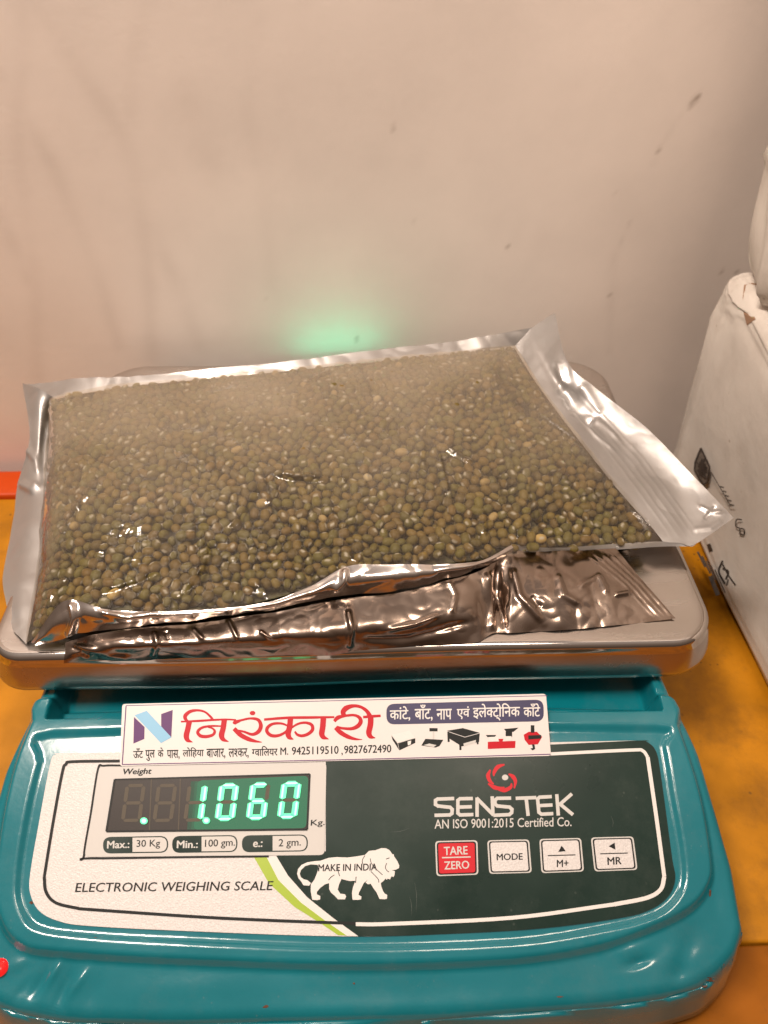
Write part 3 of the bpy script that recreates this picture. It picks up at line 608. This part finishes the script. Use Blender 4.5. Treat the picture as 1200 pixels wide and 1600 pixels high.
# little product pictures on the sticker
zp = lambda x, y: (500+x/3.158, 1080+y/3.158)
def pic(polys, m, o=.00009): decal('product_picture', [[zp(*p) for p in q] for q in polys], M[m], st, o, stk)
pic([[(355, 215), (440, 195), (470, 230), (385, 255)]], 'white_print', .00012); pic([[(385, 257), (470, 232), (470, 255), (392, 292)], [(352, 218), (383, 258), (390, 290), (358, 240)]], 'ink')
pic([[(432, 248), (450, 243), (448, 262), (434, 268)]], 'white_print', .00014)
pic([[(540, 182), (580, 182), (580, 198), (540, 198)], [(500, 268), (520, 235), (608, 240), (590, 270), (570, 278)]], 'ink'); pic([[(556, 198), (564, 198), (564, 236), (556, 236)], [(510, 266), (540, 258), (575, 266), (560, 276)]], 'grey_ink', .00012)
pic([[(625, 195), (705, 182), (788, 205), (715, 225)], [(630, 200), (715, 228), (788, 208), (785, 250), (700, 272), (640, 235)], [(628, 200), (638, 200), (640, 250), (630, 250)], [(686, 240), (698, 240), (698, 290), (688, 290)], [(772, 215), (784, 215), (782, 262), (774, 262)]], 'ink'); pic([[(708, 258), (770, 240), (768, 254), (710, 272)]], 'grey_ink', .00013)
pic([[(828, 250), (965, 245), (963, 280), (828, 285)], [(880, 235), (905, 235), (900, 250), (885, 250)]], 'deep_red', .00009); pic([[(818, 216), (870, 216), (862, 226), (826, 226)], [(908, 186), (980, 180), (955, 200), (920, 202)], [(916, 200), (948, 200), (948, 226), (916, 240)]], 'ink', .00011); pic([[(835, 226), (880, 224), (880, 246), (835, 248)], [(915, 222), (945, 222), (945, 244), (915, 244)]], 'white_print', .00013)
pic([[(1005, 215), (1030, 200), (1070, 200), (1096, 225), (1075, 262), (1030, 265), (1010, 240)]], 'deep_red', .00009); pic([[(1040, 168), (1058, 168), (1058, 205), (1040, 205)], [(1028, 218), (1092, 216), (1090, 234), (1028, 238)], [(1046, 262), (1058, 262), (1062, 285), (1048, 292), (1038, 282), (1050, 280)]], 'ink', .00011)
# power lamp on the left
lc = lab(-1, 1512, -.0018)
bm = bmesh.new(); bmesh.ops.create_uvsphere(bm, u_segments=24, v_segments=12, radius=.0034)
for v in bm.verts: v.co = Vector(lc)+Vector((v.co.x, v.co.y, v.co.z*.7))
me = bpy.data.meshes.new('indicator_lamp'); bm.to_mesh(me); bm.free(); lamp = link('indicator_lamp', me, M['red_led'], scale, True); lamp['label'] = 'glowing red power lamp'
bm = bmesh.new(); bmesh.ops.create_uvsphere(bm, u_segments=20, v_segments=10, radius=.0017)
for v in bm.verts: v.co = Vector(lc)+Vector((v.co.x-.0004, v.co.y-.0010, v.co.z*.7+.0016))
me = bpy.data.meshes.new('lamp_core'); bm.to_mesh(me); bm.free(); link('lamp_core', me, M['red_core'], lamp, True)
# customer display on the back, facing the wall
rd = box('rear_display', (-.075, .4425, .035), (.075, .4570, .0845), M['black_plastic'], scale, .001)
def rseg(x0, x1, z0, z1): box('rear_digit', (x0, z0, .0846), (x1, z1, .0852), M['led_rear'], rd, 0)
for dx in (-.040, -.026, -.012, .002):
    rseg(dx, dx+.008, .4550, .4564); rseg(dx, dx+.008, .4435, .4449); rseg(dx, dx+.0016, .4451, .4548); rseg(dx+.0064, dx+.008, .4451, .4548)

# ------------------------------------------------------------------ bean pouch
ZT = .097
def pz(p): return at_z(p[0], p[1], ZT+p[2]/1000)
pouch = empty('bean_pouch', (-.02, .31, ZT), 'clear fronted foil pouch packed with green beans lying on the steel pan', 'pouch')
UC = [0, .05, .15, .37, .6, .85, 1]; VC = [0, .13, .5, .85, 1]
CG = [[(42, 1008, 2), (62, 992, 7), (112, 955, 20.5), (300, 965, 20.5), (535, 908, 23), (792, 870, 18.5), (1034, 852, 10.5)],
      [(48, 968, 3), (80, 925, 15), (150, 905, 23.5), (320, 888, 25), (545, 852, 26.5), (780, 820, 22.5), (1014, 822, 13)],
      [(65, 850, 3), (88, 790, 22), (170, 770, 33), (340, 745, 35.5), (560, 715, 36.5), (770, 690, 34), (928, 715, 24)],
      [(74, 715, 8), (92, 668, 26), (180, 655, 35), (350, 632, 39), (560, 608, 40), (740, 590, 38), (838, 596, 31)],
      [(79, 640, 18), (86, 622, 29), (190, 604, 32), (370, 586, 34), (560, 566, 35), (720, 550, 34), (804, 541, 31)]]
C3 = np.array([[pz(p) for p in row] for row in CG])
def surf(nu, nv): return patch(C3, UC, VC, nu, nv)
S0 = surf(240, 140); SN0 = normals(S0)
# clear film with creases
Gf = surf(420, 240); Nf = normals(Gf); pxy, _ = project(Gf.reshape(-1, 3)); PX = pxy[:, 0].reshape(Gf.shape[:2]); PY = pxy[:, 1].reshape(Gf.shape[:2])
disp_ = .0004*vnoise(Gf, 45, 1)+.00025*vnoise(Gf, 120, 5)+.0007*np.maximum(0, vnoise(Gf, 22, 8))
rid = 1-np.abs(vnoise(Gf*np.array([1, .6, 1]), 38, 12)); disp_ += .0008*np.clip((rid-.86)/.14, 0, 1)**1.5
for pts, w, a_ in [([(425, 742), (400, 770), (372, 815), (350, 830)], 5, .0013), ([(318, 838), (325, 862), (318, 890), (300, 915), (280, 930)], 5, .0022), ([(428, 742), (462, 748), (512, 750)], 7, .0022), ([(428, 745), (432, 790)], 4, .001),
                   ([(682, 700), (692, 745), (705, 790)], 5, .0012), ([(690, 700), (740, 725)], 5, .0010), ([(752, 795), (755, 840)], 5, .0018), ([(812, 805), (805, 850)], 5, .0016), ([(540, 745), (535, 755)], 6, .0012),
                   ([(150, 930), (215, 910), (250, 892)], 5, .0013), ([(90, 860), (120, 800), (170, 740)], 7, .0013), ([(64, 985), (85, 930), (110, 900)], 5, .001), ([(370, 895), (368, 935)], 4, .0012), ([(820, 640), (905, 700), (960, 770)], 7, .0010), ([(640, 640), (660, 690), (655, 740)], 10, .0008), ([(980, 795), (1020, 825)], 5, .0012)]:
    d, t = seg_dist(PX, PY, pts); disp_ += 1.1*a_*np.exp(-(d/(w*.65))**2)*np.clip(np.minimum(t, 1-t)*5, .15, 1)
d, t = seg_dist(PX, PY, [(397, 916), (400, 918)]); disp_ += .0014*np.exp(-(d/8)**2)
edge = np.ones(Gf.shape[:2]); 
Gf2 = Gf+Nf*(.0010+disp_)[..., None]
film = grid('clear_film', Gf2, M['film'], pouch)
vv = np.linspace(0, 1, 240)[:, None]+0*PX; uu = np.linspace(0, 1, 420)[None, :]+0*PX
film_haze = .05+.36*sstep((vv-.10)/.90)+.16*sstep((.10-uu)/.10)
at = film.data.attributes.new('film_haze', 'FLOAT', 'POINT'); at.data.foreach_set('value', np.clip(film_haze, 0, 1).ravel().astype(np.float32))

def loft(name, rows, nu, nv, m, wr=(), seals=(), parent=pouch, us=None, flip=False, bend=0):
    """rows of (px, py, height mm) running along; wrinkled sheet between them"""
    C = np.array([[pz(p) for p in row] for row in rows]); k = C.shape[1]
    us = us if us is not None else np.linspace(0, 1, k); vs = np.linspace(0, 1, C.shape[0])
    G = patch(C, us, vs, nu, nv); n = normals(G); uu = np.linspace(0, 1, nu)[None, :]; vv = np.linspace(0, 1, nv)[:, None]
    D = np.zeros(G.shape[:2])
    for kind, fr, amp, seed, st in wr:
        Q = G*np.array(st)
        if kind == 'n': D += amp*vnoise(Q, fr, seed)
        elif kind == 'c': D += amp*(np.abs(vnoise(Q, fr, seed))-.25)
        else: D += amp*np.clip((1-np.abs(vnoise(Q, fr, seed))-.8)/.2, 0, 1)**1.3
    q, _ = project(G.reshape(-1, 3)); qx = q[:, 0].reshape(D.shape); qy = q[:, 1].reshape(D.shape)
    for pts, w, a_ in seals:
        d, t = seg_dist(qx, qy, pts); D += a_*np.exp(-(d/w)**2)*np.clip(np.minimum(t, 1-t)*8, .2, 1)
    return grid(name, G+n*D[..., None], m, parent, flip)
inn = [(806, 541, 31), (850, 612, 30), (906, 690, 26), (966, 765, 20), (1002, 808, 14), (1036, 848, 9)]
mid = [(832, 512, 40), (872, 592, 33), (940, 655, 25), (1012, 722, 19), (1062, 775, 14), (1086, 851, 9)]
out = [(866, 487, 50), (887, 566, 41), (932, 607, 34), (1010, 668, 27), (1085, 745, 20), (1147, 808, 14)]
q1 = [tuple((np.array(a_)+np.array(b_))/2) for a_, b_ in zip(inn, mid)]
lines = []
for k in range(5):
    o_ = 14+k*11; lines.append(([(880+o_*.5, 632+o_*-.3), (960+o_*.75, 735-o_*.35), (1034+o_, 842-o_*.1)], 2.2, .00013))
lines += [([(872, 600), (905, 640), (930, 662)], 9, -.0042), ([(870, 560), (880, 600), (885, 630)], 8, .0018), ([(886, 640), (925, 650), (970, 690)], 4, .0012), ([(880, 620), (930, 680), (960, 705)], 3, .0010), ([(985, 690), (990, 715), (1000, 730)], 9, .0004), ([(1010, 750), (1035, 765), (1060, 750)], 9, .0003), ([(1090, 790), (1110, 800), (1130, 800)], 3, .0009), ([(1100, 812), (1120, 790)], 3, -.0009), ([(1080, 830), (1110, 825), (1130, 812)], 4, .0008), ([(905, 600), (925, 625), (940, 650)], 8, .0012)]
tag(loft('end_flap', [inn, q1, mid, out], 200, 120, M['foil_matt'], [('n', 26, .0011, 2, (1, 1, 1)), ('c', 60, .0006, 7, (1, 1, 1)), ('c', 150, .00015, 4, (1, 1, 1))], lines), 'wide silver end flap with sealed ridges')
li = [(84, 621, 28), (78, 645, 18), (72, 740, 8), (66, 850, 3.5), (55, 930, 2.6), (42, 1008, 1.8)]
lo = [(35, 599, 25), (45, 690, 12), (27, 760, -2), (13, 850, -7), (4, 910, -4), (20, 985, 1.6)]
lm = [(58, 606, 30), (62, 680, 16), (52, 755, 5), (40, 850, 1.5), (30, 918, 2.2), (32, 997, 1.9)]
loft('end_flap', [lo, lm, li], 160, 60, M['foil_matt'], [('n', 30, .0012, 11, (1, 1, 1)), ('c', 70, .0007, 14, (1, 1, 1))], [([(75, 660), (66, 730), (70, 760)], 6, -.002), ([(30, 755), (50, 765), (62, 755)], 6, .0018), ([(40, 700), (58, 720), (62, 740)], 5, .0012)])
bi = [(84, 621, 28.5), (200, 603, 32), (420, 581, 34), (600, 562, 35), (720, 550, 34), (806, 541, 31)]
bo = [(35, 599, 25), (190, 588, 34), (420, 567, 37), (600, 544, 38), (720, 531, 38), (832, 512, 40)]
loft('edge_seal', [bi, bo], 260, 16, M['foil_matt'], [('c', 32, .004, 21, (1, 1, 1)), ('c', 90, .0012, 24, (1, 1, 1))])
lt = [(50, 1004, 4), (88, 948, 21), (112, 937, 24), (165, 952, 23), (262, 955, 23), (420, 941, 24.5), (488, 914, 26), (541, 886, 28), (618, 882, 28), (715, 881, 25), (763, 872, 22.5), (799, 852, 21)]
lb_ = [(56, 1008, 3), (96, 1000, 7), (118, 990, 11), (182, 983, 14), (300, 969, 16), (420, 953, 18), (488, 940, 19), (535, 931, 18), (618, 923, 18), (715, 899, 18), (763, 882, 18), (803, 860, 16)]
lmid = [tuple((np.array(a_)+np.array(b_))/2+np.array([0, 0, 2.2])) for a_, b_ in zip(lt, lb_)]
ux = np.array([p[0] for p in lt], float); ux = (ux-ux[0])/(ux[-1]-ux[0])
loft('folded_lip', [lb_, lmid, lt], 320, 26, M['foil'], [('c', 50, .0016, 31, (1.2, 1, 1)), ('c', 120, .0006, 33, (1, 1, 1))], [([(112, 940), (118, 965), (106, 995)], 5, .003), ([(150, 955), (200, 965), (250, 958)], 4, .0012), ([(540, 888), (536, 908), (520, 925)], 5, .0018)], us=ux)
ft = [(104, 1004, 6), (150, 990, 12), (300, 973, 14), (420, 957, 16), (540, 935, 16), (618, 927, 16), (715, 903, 16), (758, 888, 16), (780, 872, 15), (803, 862, 15), (860, 862, 12), (962, 857, 10)]
fb = [(100, 1036, .8), (150, 1032, .8), (270, 1031, .8), (400, 1027, .8), (540, 1021, .8), (610, 1012, .8), (700, 1007, .8), (748, 1003, .8), (770, 990, .8), (800, 989, .8), (900, 983, .8), (1056, 966, .8)]
fm = [tuple(np.array(a_)*.5+np.array(b_)*.5+np.array([0, 0, w])) for (a_, b_), w in zip(zip(ft, fb), [1, 4, 5, 5, 5, 4, 3, 0, -2, 2, 2.5, 0])]
f2 = [tuple(np.array(a_)*.25+np.array(b_)*.75+np.array([0, 0, w])) for (a_, b_), w in zip(zip(ft, fb), [1, 2, 4, 4, 4, 3, 2, 0, -1, 2, 1.5, 0])]
cre = [([(240, 985), (246, 1005), (238, 1028)], 4, .0022), ([(258, 985), (262, 1000)], 3, -.001), ([(300, 980), (318, 1000)], 3, .0016), ([(355, 965), (365, 985), (372, 1000)], 3, .0018), ([(405, 985), (425, 1000)], 3, .0015),
       ([(112, 1008), (160, 1018), (210, 1027)], 5, .0022), ([(112, 1010), (140, 1028)], 4, -.0015), ([(543, 950), (550, 985), (545, 1015)], 5, .0026), ([(600, 985), (650, 975), (690, 960)], 5, .0018), ([(560, 1000), (640, 998), (740, 970)], 6, -.0016),
       ([(762, 890), (766, 940), (768, 990)], 7, .0035), ([(780, 880), (776, 930), (790, 985)], 5, -.003), ([(800, 885), (812, 930), (850, 975)], 6, .0022), ([(700, 905), (712, 930), (705, 960)], 4, .0015), ([(870, 895), (880, 930), (905, 945)], 6, .0016), ([(900, 920), (935, 900), (950, 930)], 5, .0014), ([(830, 930), (845, 950)], 5, -.0012), ([(960, 930), (985, 925)], 4, .0016)]
for k in range(4): cre.append(([(950-k*13, 862), (1005-k*10, 912), (1052-k*9, 965)], 2.0, .00035))
ux = np.array([p[0] for p in fb], float); ux = (ux-ux[0])/(ux[-1]-ux[0])
loft('foil_front', [fb, f2, fm, ft], 420, 90, M['foil_dark_reflect'], [('n', 42, .0013, 39, (1.1, .6, .6)), ('c', 30, .0014, 41, (1.3, .6, .6)), ('c', 62, .0009, 43, (1.2, .6, .6)), ('c', 150, .00045, 47, (1, 1, 1))], [(p_, w_*.85, a_*.62) for p_, w_, a_ in cre], us=ux)
fe = [(798, 850, 18.5), (860, 856, 13.5), (960, 850, 11), (1034, 846, 10), (1088, 850, 9.2)]
fo = [(800, 861, 15), (860, 864, 11), (960, 859, 9), (1036, 854, 8), (1082, 854, 8.5)]
loft('edge_seal', [fo, fe], 120, 8, M['foil_matt'], [('c', 60, .0008, 51, (1, 1, 1))])
# back and underside of the pouch
base = [[(79, 640, 18), (86, 622, 29), (190, 604, 32), (370, 586, 34), (560, 566, 35), (720, 550, 34), (804, 541, 31)]]
Bt = C3[-1].copy(); Bm = Bt.copy(); Bm[:, 1] += .004; Bm[:, 2] = ZT+.015; Bb = Bt.copy(); Bb[:, 1] += .001; Bb[:, 2] = ZT+.0012
Bf = C3[0].copy(); Bf[:, 2] = ZT+.0011; Bf[:, 1] += .010; Bf[-2:, 0] -= .010
Gbk = patch(np.array([Bt-np.array([0, 0, .001]), Bm, Bb, Bf]), UC, [0, .33, .66, 1], 60, 40)
Gbk += (.0004*vnoise(Gbk, 60, 3))[..., None]*np.array([0, 1, 0]); Gbk[..., 2] = np.maximum(Gbk[..., 2], ZT+.0009)
grid('foil_back', Gbk, M['foil'], pouch)
Rt = C3[:, -1].copy(); Rb = Rt.copy(); Rb[:, 2] = ZT+.0012; Rb[:, 0] -= .012; Rb[0, 1] += .014; Rt[0] += np.array([-.006, .012, .001])
grid('foil_side', patch(np.array([Rt-np.array([0, 0, .001]), Rb]), VC, [0, 1], 40, 10), M['foil'], pouch)

# ------------------------------------------------------------------ beans
def bean_shape(nu=12, nv=9):
    V = [(0, 0, 1)]
    for i in range(1, nv):
        th = math.pi*i/nv
        for k in range(nu):
            ph = 2*math.pi*k/nu; s, c = math.sin(th), math.cos(th)
            V.append((math.copysign(abs(s)**.8, s)*math.cos(ph), math.copysign(abs(s)**.8, s)*math.sin(ph), math.copysign(abs(c)**.85, c)))
    V.append((0, 0, -1)); Fc = [(0, 1+k, 1+(k+1) % nu) for k in range(nu)]
    for i in range(nv-2):
        for k in range(nu): Fc.append((1+i*nu+k, 1+(i+1)*nu+k, 1+(i+1)*nu+(k+1) % nu, 1+i*nu+(k+1) % nu))
    l = len(V)-1; b0 = 1+(nv-2)*nu
    Fc += [(b0+k, l, b0+(k+1) % nu) for k in range(nu)]
    return np.array(V), Fc
BV, BF = bean_shape(); hil = (np.abs(BV[:, 2]) < .42) & (np.arctan2(BV[:, 1], BV[:, 0]) > -.1) & (np.arctan2(BV[:, 1], BV[:, 0]) < .1) & (np.hypot(BV[:, 0], BV[:, 1]) > .5)
PAL = [(.120, .100, .030), (.100, .094, .030), (.135, .105, .038), (.088, .080, .030), (.110, .082, .036), (.145, .122, .036), (.092, .096, .038), (.128, .090, .034), (.105, .105, .026), (.080, .066, .034), (.150, .115, .045), (.098, .104, .042)]
PAL = [(a_*1.17, b_*1.04, c_*.72) for a_, b_, c_ in PAL]; _pm = np.mean(PAL, 0); PAL = [tuple((np.array(p_)*.72+_pm*.28)*np.array([1.0, .94, .98])) for p_ in PAL]
# scatter on the pouch surface, spread apart
def scatter(npts, iters, nrm_off, seed):
    r = np.random.default_rng(seed)
    A = np.linalg.norm(np.cross(np.gradient(S0, axis=1), np.gradient(S0, axis=0)), axis=-1).ravel(); A /= A.sum()
    idx = r.choice(len(A), npts, replace=False, p=A); P = S0.reshape(-1, 3)[idx].copy()
    flat = S0.reshape(-1, 3)
    from mathutils.kdtree import KDTree
    kd = KDTree(len(flat))
    for i, p in enumerate(flat): kd.insert(p, i)
    kd.balance()
    for it in range(iters):
        D = P[:, None, :]-P[None, :, :]; d = np.sqrt((D**2).sum(-1))+np.eye(npts)*9
        w = np.clip((.0051-d)/.0051, 0, 1); mv = (D/d[..., None]*w[..., None]).sum(1)*.0026
        P = P+mv
        for i in range(npts):
            co, j, dd = kd.find(P[i]); 
            if dd > .0009: P[i] = co
            else: P[i] = P[i]+SN0.reshape(-1, 3)[j]*((co-Vector(P[i])) @ Vector(SN0.reshape(-1, 3)[j]))
    J = np.array([kd.find(p)[1] for p in P]); Nn = SN0.reshape(-1, 3)[J]
    return P-Nn*nrm_off, Nn, J
def basis(n):
    t = Vector((random.gauss(0, 1), random.gauss(0, 1), random.gauss(0, 1))); n = Vector(n)
    t = (t-n*(t.dot(n))*.85).normalized(); b_ = n.cross(t).normalized(); c = t.cross(b_)
    a_ = random.uniform(0, 2*math.pi)
    x = b_*math.cos(a_)+c*math.sin(a_); y = t.cross(x)
    return np.array([x, y, t]).T
P1, N1, J1 = scatter(2050, 18, .0022, 3)
P2, N2, J2 = scatter(1750, 5, .0056, 5)
P1 += N1*rng.normal(0, .00035, (len(P1), 1))
P1 = np.concatenate([P1, P2]); N1 = np.concatenate([N1, N2]); top_n = 2050
J1 = np.concatenate([J1, J2]); keep = (P1[:, 2] > ZT+.0030) & (J1 % 240 < 239) & (J1//240 > 5)
pix, dep = project(P1)
order = [i for i in np.argsort(dep) if keep[i] and i < top_n and J1[i]//240 > 5]
pale = {}
for px, py, lab_ in [(184, 941, 'pale yellow bean beside the folded lip near the front left corner of the pouch'), (845, 848, 'yellow bean at the front edge of the pouch right of the lip notch'), (574, 744, 'pale cream bean in the middle of the pouch beside the bright film crease'), (588, 622, 'pale tan bean near the back edge of the pouch')]:
    i = min((k for k in range(top_n) if keep[k] and k not in pale), key=lambda k: np.hypot(*(pix[k]-(px, py)))); pale[i] = lab_
near = [i for i in order if i not in pale][:300-len(pale)]
def bean_mesh(name, dims, tint):
    me = bpy.data.meshes.new(name); me.from_pydata([tuple(v) for v in BV*np.array(dims)], [], BF); me.update()
    me.polygons.foreach_set('use_smooth', [True]*len(me.polygons)); me.materials.append(M['bean'])
    c = np.ones((len(BV), 4)); c[:, :3] = tint; c[hil, :3] = (.42, .38, .30)
    a_ = me.color_attributes.new('tint', 'FLOAT_COLOR', 'POINT'); a_.data.foreach_set('color', c.ravel().astype(np.float32)); return me
def bdims(): return random.uniform(.72, 1.0)*np.array([random.uniform(.0023, .0028), random.uniform(.0023, .0028), random.uniform(.0027, .0036)])
var = [bean_mesh('mung_bean', bdims(), PAL[k % len(PAL)]) for k in range(24)]
BL_ = 'whole olive green bean in the front rows of the clear foil pouch'
proto = bpy.data.objects.new('mung_bean', var[0])
def place(o, i, dims=1.):
    Bx = basis(N1[i]); m = Matrix.Identity(4)
    for r_ in range(3):
        for c_ in range(3): m[r_][c_] = Bx[r_, c_]
        m[r_][3] = P1[i][r_]
    o.matrix_world = m
for n_, i in enumerate(near):
    o = proto if n_ == 0 else proto.copy()
    o.data = var[random.randrange(len(var))]; COL.objects.link(o); place(o, i); tag(o, BL_, 'bean', 'green beans in the front of the pouch')
for i, l_ in pale.items():
    o = bpy.data.objects.new('mung_bean', bean_mesh('mung_bean', bdims(), (.42, .29, .10) if 'yellow' in l_ else (.46, .36, .20))); COL.objects.link(o); place(o, i); tag(o, l_, 'bean')
rest = [i for i in range(len(P1)) if keep[i] and i not in pale and i not in set(near)]
VV = []; FF = []; CC = []; nb = len(BV); BFa = BF
for n_, i in enumerate(rest):
    VV.append((BV*bdims()) @ basis(N1[i]).T+P1[i]); t = np.array(PAL[random.randrange(len(PAL))])*random.uniform(.85, 1.15)
    if random.random() < .006: t = np.array((.34, .24, .10))
    c = np.ones((nb, 4)); c[:, :3] = t; c[hil, :3] = (.42, .38, .30); CC.append(c); FF += [tuple(k+n_*nb for k in f) for f in BFa]
VV = np.concatenate(VV); CC = np.concatenate(CC)
bs = mesh('mung_beans', VV, FF, M['bean'], None, True)
a_ = bs.data.color_attributes.new('tint', 'FLOAT_COLOR', 'POINT'); a_.data.foreach_set('color', CC.ravel().astype(np.float32))
tag(bs, 'mass of green beans filling the middle and back of the clear pouch', 'beans', kind='stuff')
# the packed mass below the outer beans
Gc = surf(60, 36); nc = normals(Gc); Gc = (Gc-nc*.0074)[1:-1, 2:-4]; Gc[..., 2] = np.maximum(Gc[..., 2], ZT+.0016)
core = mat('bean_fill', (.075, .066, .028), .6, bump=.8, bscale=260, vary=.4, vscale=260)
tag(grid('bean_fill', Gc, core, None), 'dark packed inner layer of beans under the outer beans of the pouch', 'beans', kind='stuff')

# ------------------------------------------------------------------ wrapped boxes at the right
def bulge_box(name, lo, hi, ex, fn, m, label, cat, sub=150):
    nu, nv = sub*2, sub; V = []; c = [(a_+b_)/2 for a_, b_ in zip(lo, hi)]; hs = [(b_-a_)/2 for a_, b_ in zip(lo, hi)]
    sp = lambda x: math.copysign(abs(x)**ex, x)
    for i in range(nv+1):
        th = -math.pi/2+math.pi*i/nv
        for k in range(nu):
            ph = 2*math.pi*k/nu
            p = Vector((c[0]+hs[0]*sp(math.cos(th))*sp(math.cos(ph)), c[1]+hs[1]*sp(math.cos(th))*sp(math.sin(ph)), c[2]+hs[2]*sp(math.sin(th))))
            V.append(fn(p))
    Fc = [(i*nu+k, i*nu+(k+1) % nu, (i+1)*nu+(k+1) % nu, (i+1)*nu+k) for i in range(nv) for k in range(nu)]
    return tag(mesh(name, V, Fc, m, None, True), label, cat)
FA = on_plane(1094, 566, (1, 0, 0), (.22, 0, 0)); FB = on_plane(1200, 748, (1, 0, 0), (.22, 0, 0))
def f_low(p):
    q = p.copy()
    zl_ = FA[2]+(FB[2]-FA[2])*(p.y-FA[1])/(FB[1]-FA[1])+.004*mnoise.noise(p*30); s = max(0, min(1, (p.z-zl_)/.0025))*max(.25, 1-max(0, p.z-zl_)/.09)
    q.x -= (.0085 if p.x < .3 else 0)*s*(.8+.5*mnoise.noise(p*25))
    n = mnoise.noise(p*14)*.004+mnoise.noise(p*45)*.0010-.0045*max(0, 1-abs(mnoise.noise(Vector((p.x*9, p.y*11+p.z*9, p.z*14-p.y*6))))*7)-.002*max(0, 1-abs(mnoise.noise(p*24+Vector((3, 1, 2))))*7)
    n += .0012*mnoise.noise(p*120)+.0008*mnoise.noise(p*260); q.x += n*.8; q.y += n*.4; q.z += n*(1 if p.z > .03 else 0)
    q.x += -.012*max(0, .16-p.z)*0; q.z = max(q.z, .0005); return q
low = bulge_box('wrapped_box', (.2225, .17, .0005), (.47, .440, .164), .11, f_low, M['foam'], 'white wrapped box with smudged black print standing on the table beside the scale', 'box')
def f_up(p):
    q = p.copy(); n = mnoise.noise(p*12)*.006+mnoise.noise(p*40)*.0012-.003*max(0, 1-abs(mnoise.noise(p*18))*7)
    q.x += n; q.y += n*.3; q.z += n*.5; return q
bulge_box('white_sack', (.2170, .17, .160), (.49, .445, .60), .17, f_up, M['foam'], 'plump white sack stacked on top of the wrapped box at the right edge', 'sack')
bvh = BVHTree.FromPolygons([v.co.copy() for v in low.data.vertices], [tuple(p.vertices) for p in low.data.polygons])
def onbox(px, py, off=0.):
    d_ = Vector(ray(px, py)).normalized(); h_ = bvh.ray_cast(Vector(EYE), d_)
    if h_[0] is None: return Vector(at_z(px, py, .02))
    n = h_[1] if h_[1].dot(d_) < 0 else -h_[1]
    return h_[0]+n*(.0004+off)
SK = lambda name, ribs, parent=low: strokes(name, ribs, M['print'], parent, 0., onbox)
# smudged square stamp, reading CP and a few characters
dia = [(1096, 700), (1110, 730), (1106, 752), (1100, 758), (1086, 735), (1087, 722)]
mesh('stamp_ground', [onbox(px_, py_, -.0002) for px_, py_ in dia], [tuple(range(6))], mat('faded_ink', (.20, .165, .14), .6, vary=.4, vscale=400), low)
SK('stamped_mark', [ribbon([dia[i], dia[(i+1) % 6]], 2.6, n=1) for i in range(6)]+[ribbon([(1088+random.uniform(0, 16), 712+random.uniform(4, 30)), (1092+random.uniform(0, 14), 720+random.uniform(8, 30))], random.uniform(1.5, 3.5), n=1) for _ in range(26)])
SK('printed_line', [ribbon([(1112, 738), (1128, 765), (1142, 790)], 1.4)]+[ribbon([(1126+k*4, 760+k*7), (1132+k*4, 762+k*7)], 2, n=1) for k in range(5)])
SK('printed_letters', [ribbon([(1160, 812), (1152, 812), (1151, 822), (1158, 826)], 2), ribbon([(1156, 834), (1163, 836)], 2.4, n=1), ribbon([(1157, 833), (1158, 826), (1164, 828), (1163, 836)], 2)])
SK('printed_letters', [ribbon([(1130, 876), (1124, 893), (1134, 912)], 2.6), ribbon([(1130, 888), (1139, 893), (1135, 905)], 2.6), ribbon([(1128, 878), (1140, 900), (1150, 914)], 2.2), ribbon([(1136, 915), (1139, 905)], 2, n=1)])
SK('printed_bars', [ribbon([(1090+k*7, 862+k*7), (1102+k*8, 886+k*10)], 3.0-.3*k, n=1) for k in range(5)]+[ribbon([(1110, 900), (1122, 930)], 7, n=1), ribbon([(1108, 850), (1112, 862)], 6, n=1)])
# brown taped slit on the top left of the box
sl = [(1163, 446), (1175, 443), (1192, 446), (1215, 455), (1215, 480), (1180, 500), (1168, 508), (1163, 490), (1161, 465)]
mesh('tape_patch', [onbox(*p) for p in sl], [tuple(range(len(sl)))], M['hole'], low)
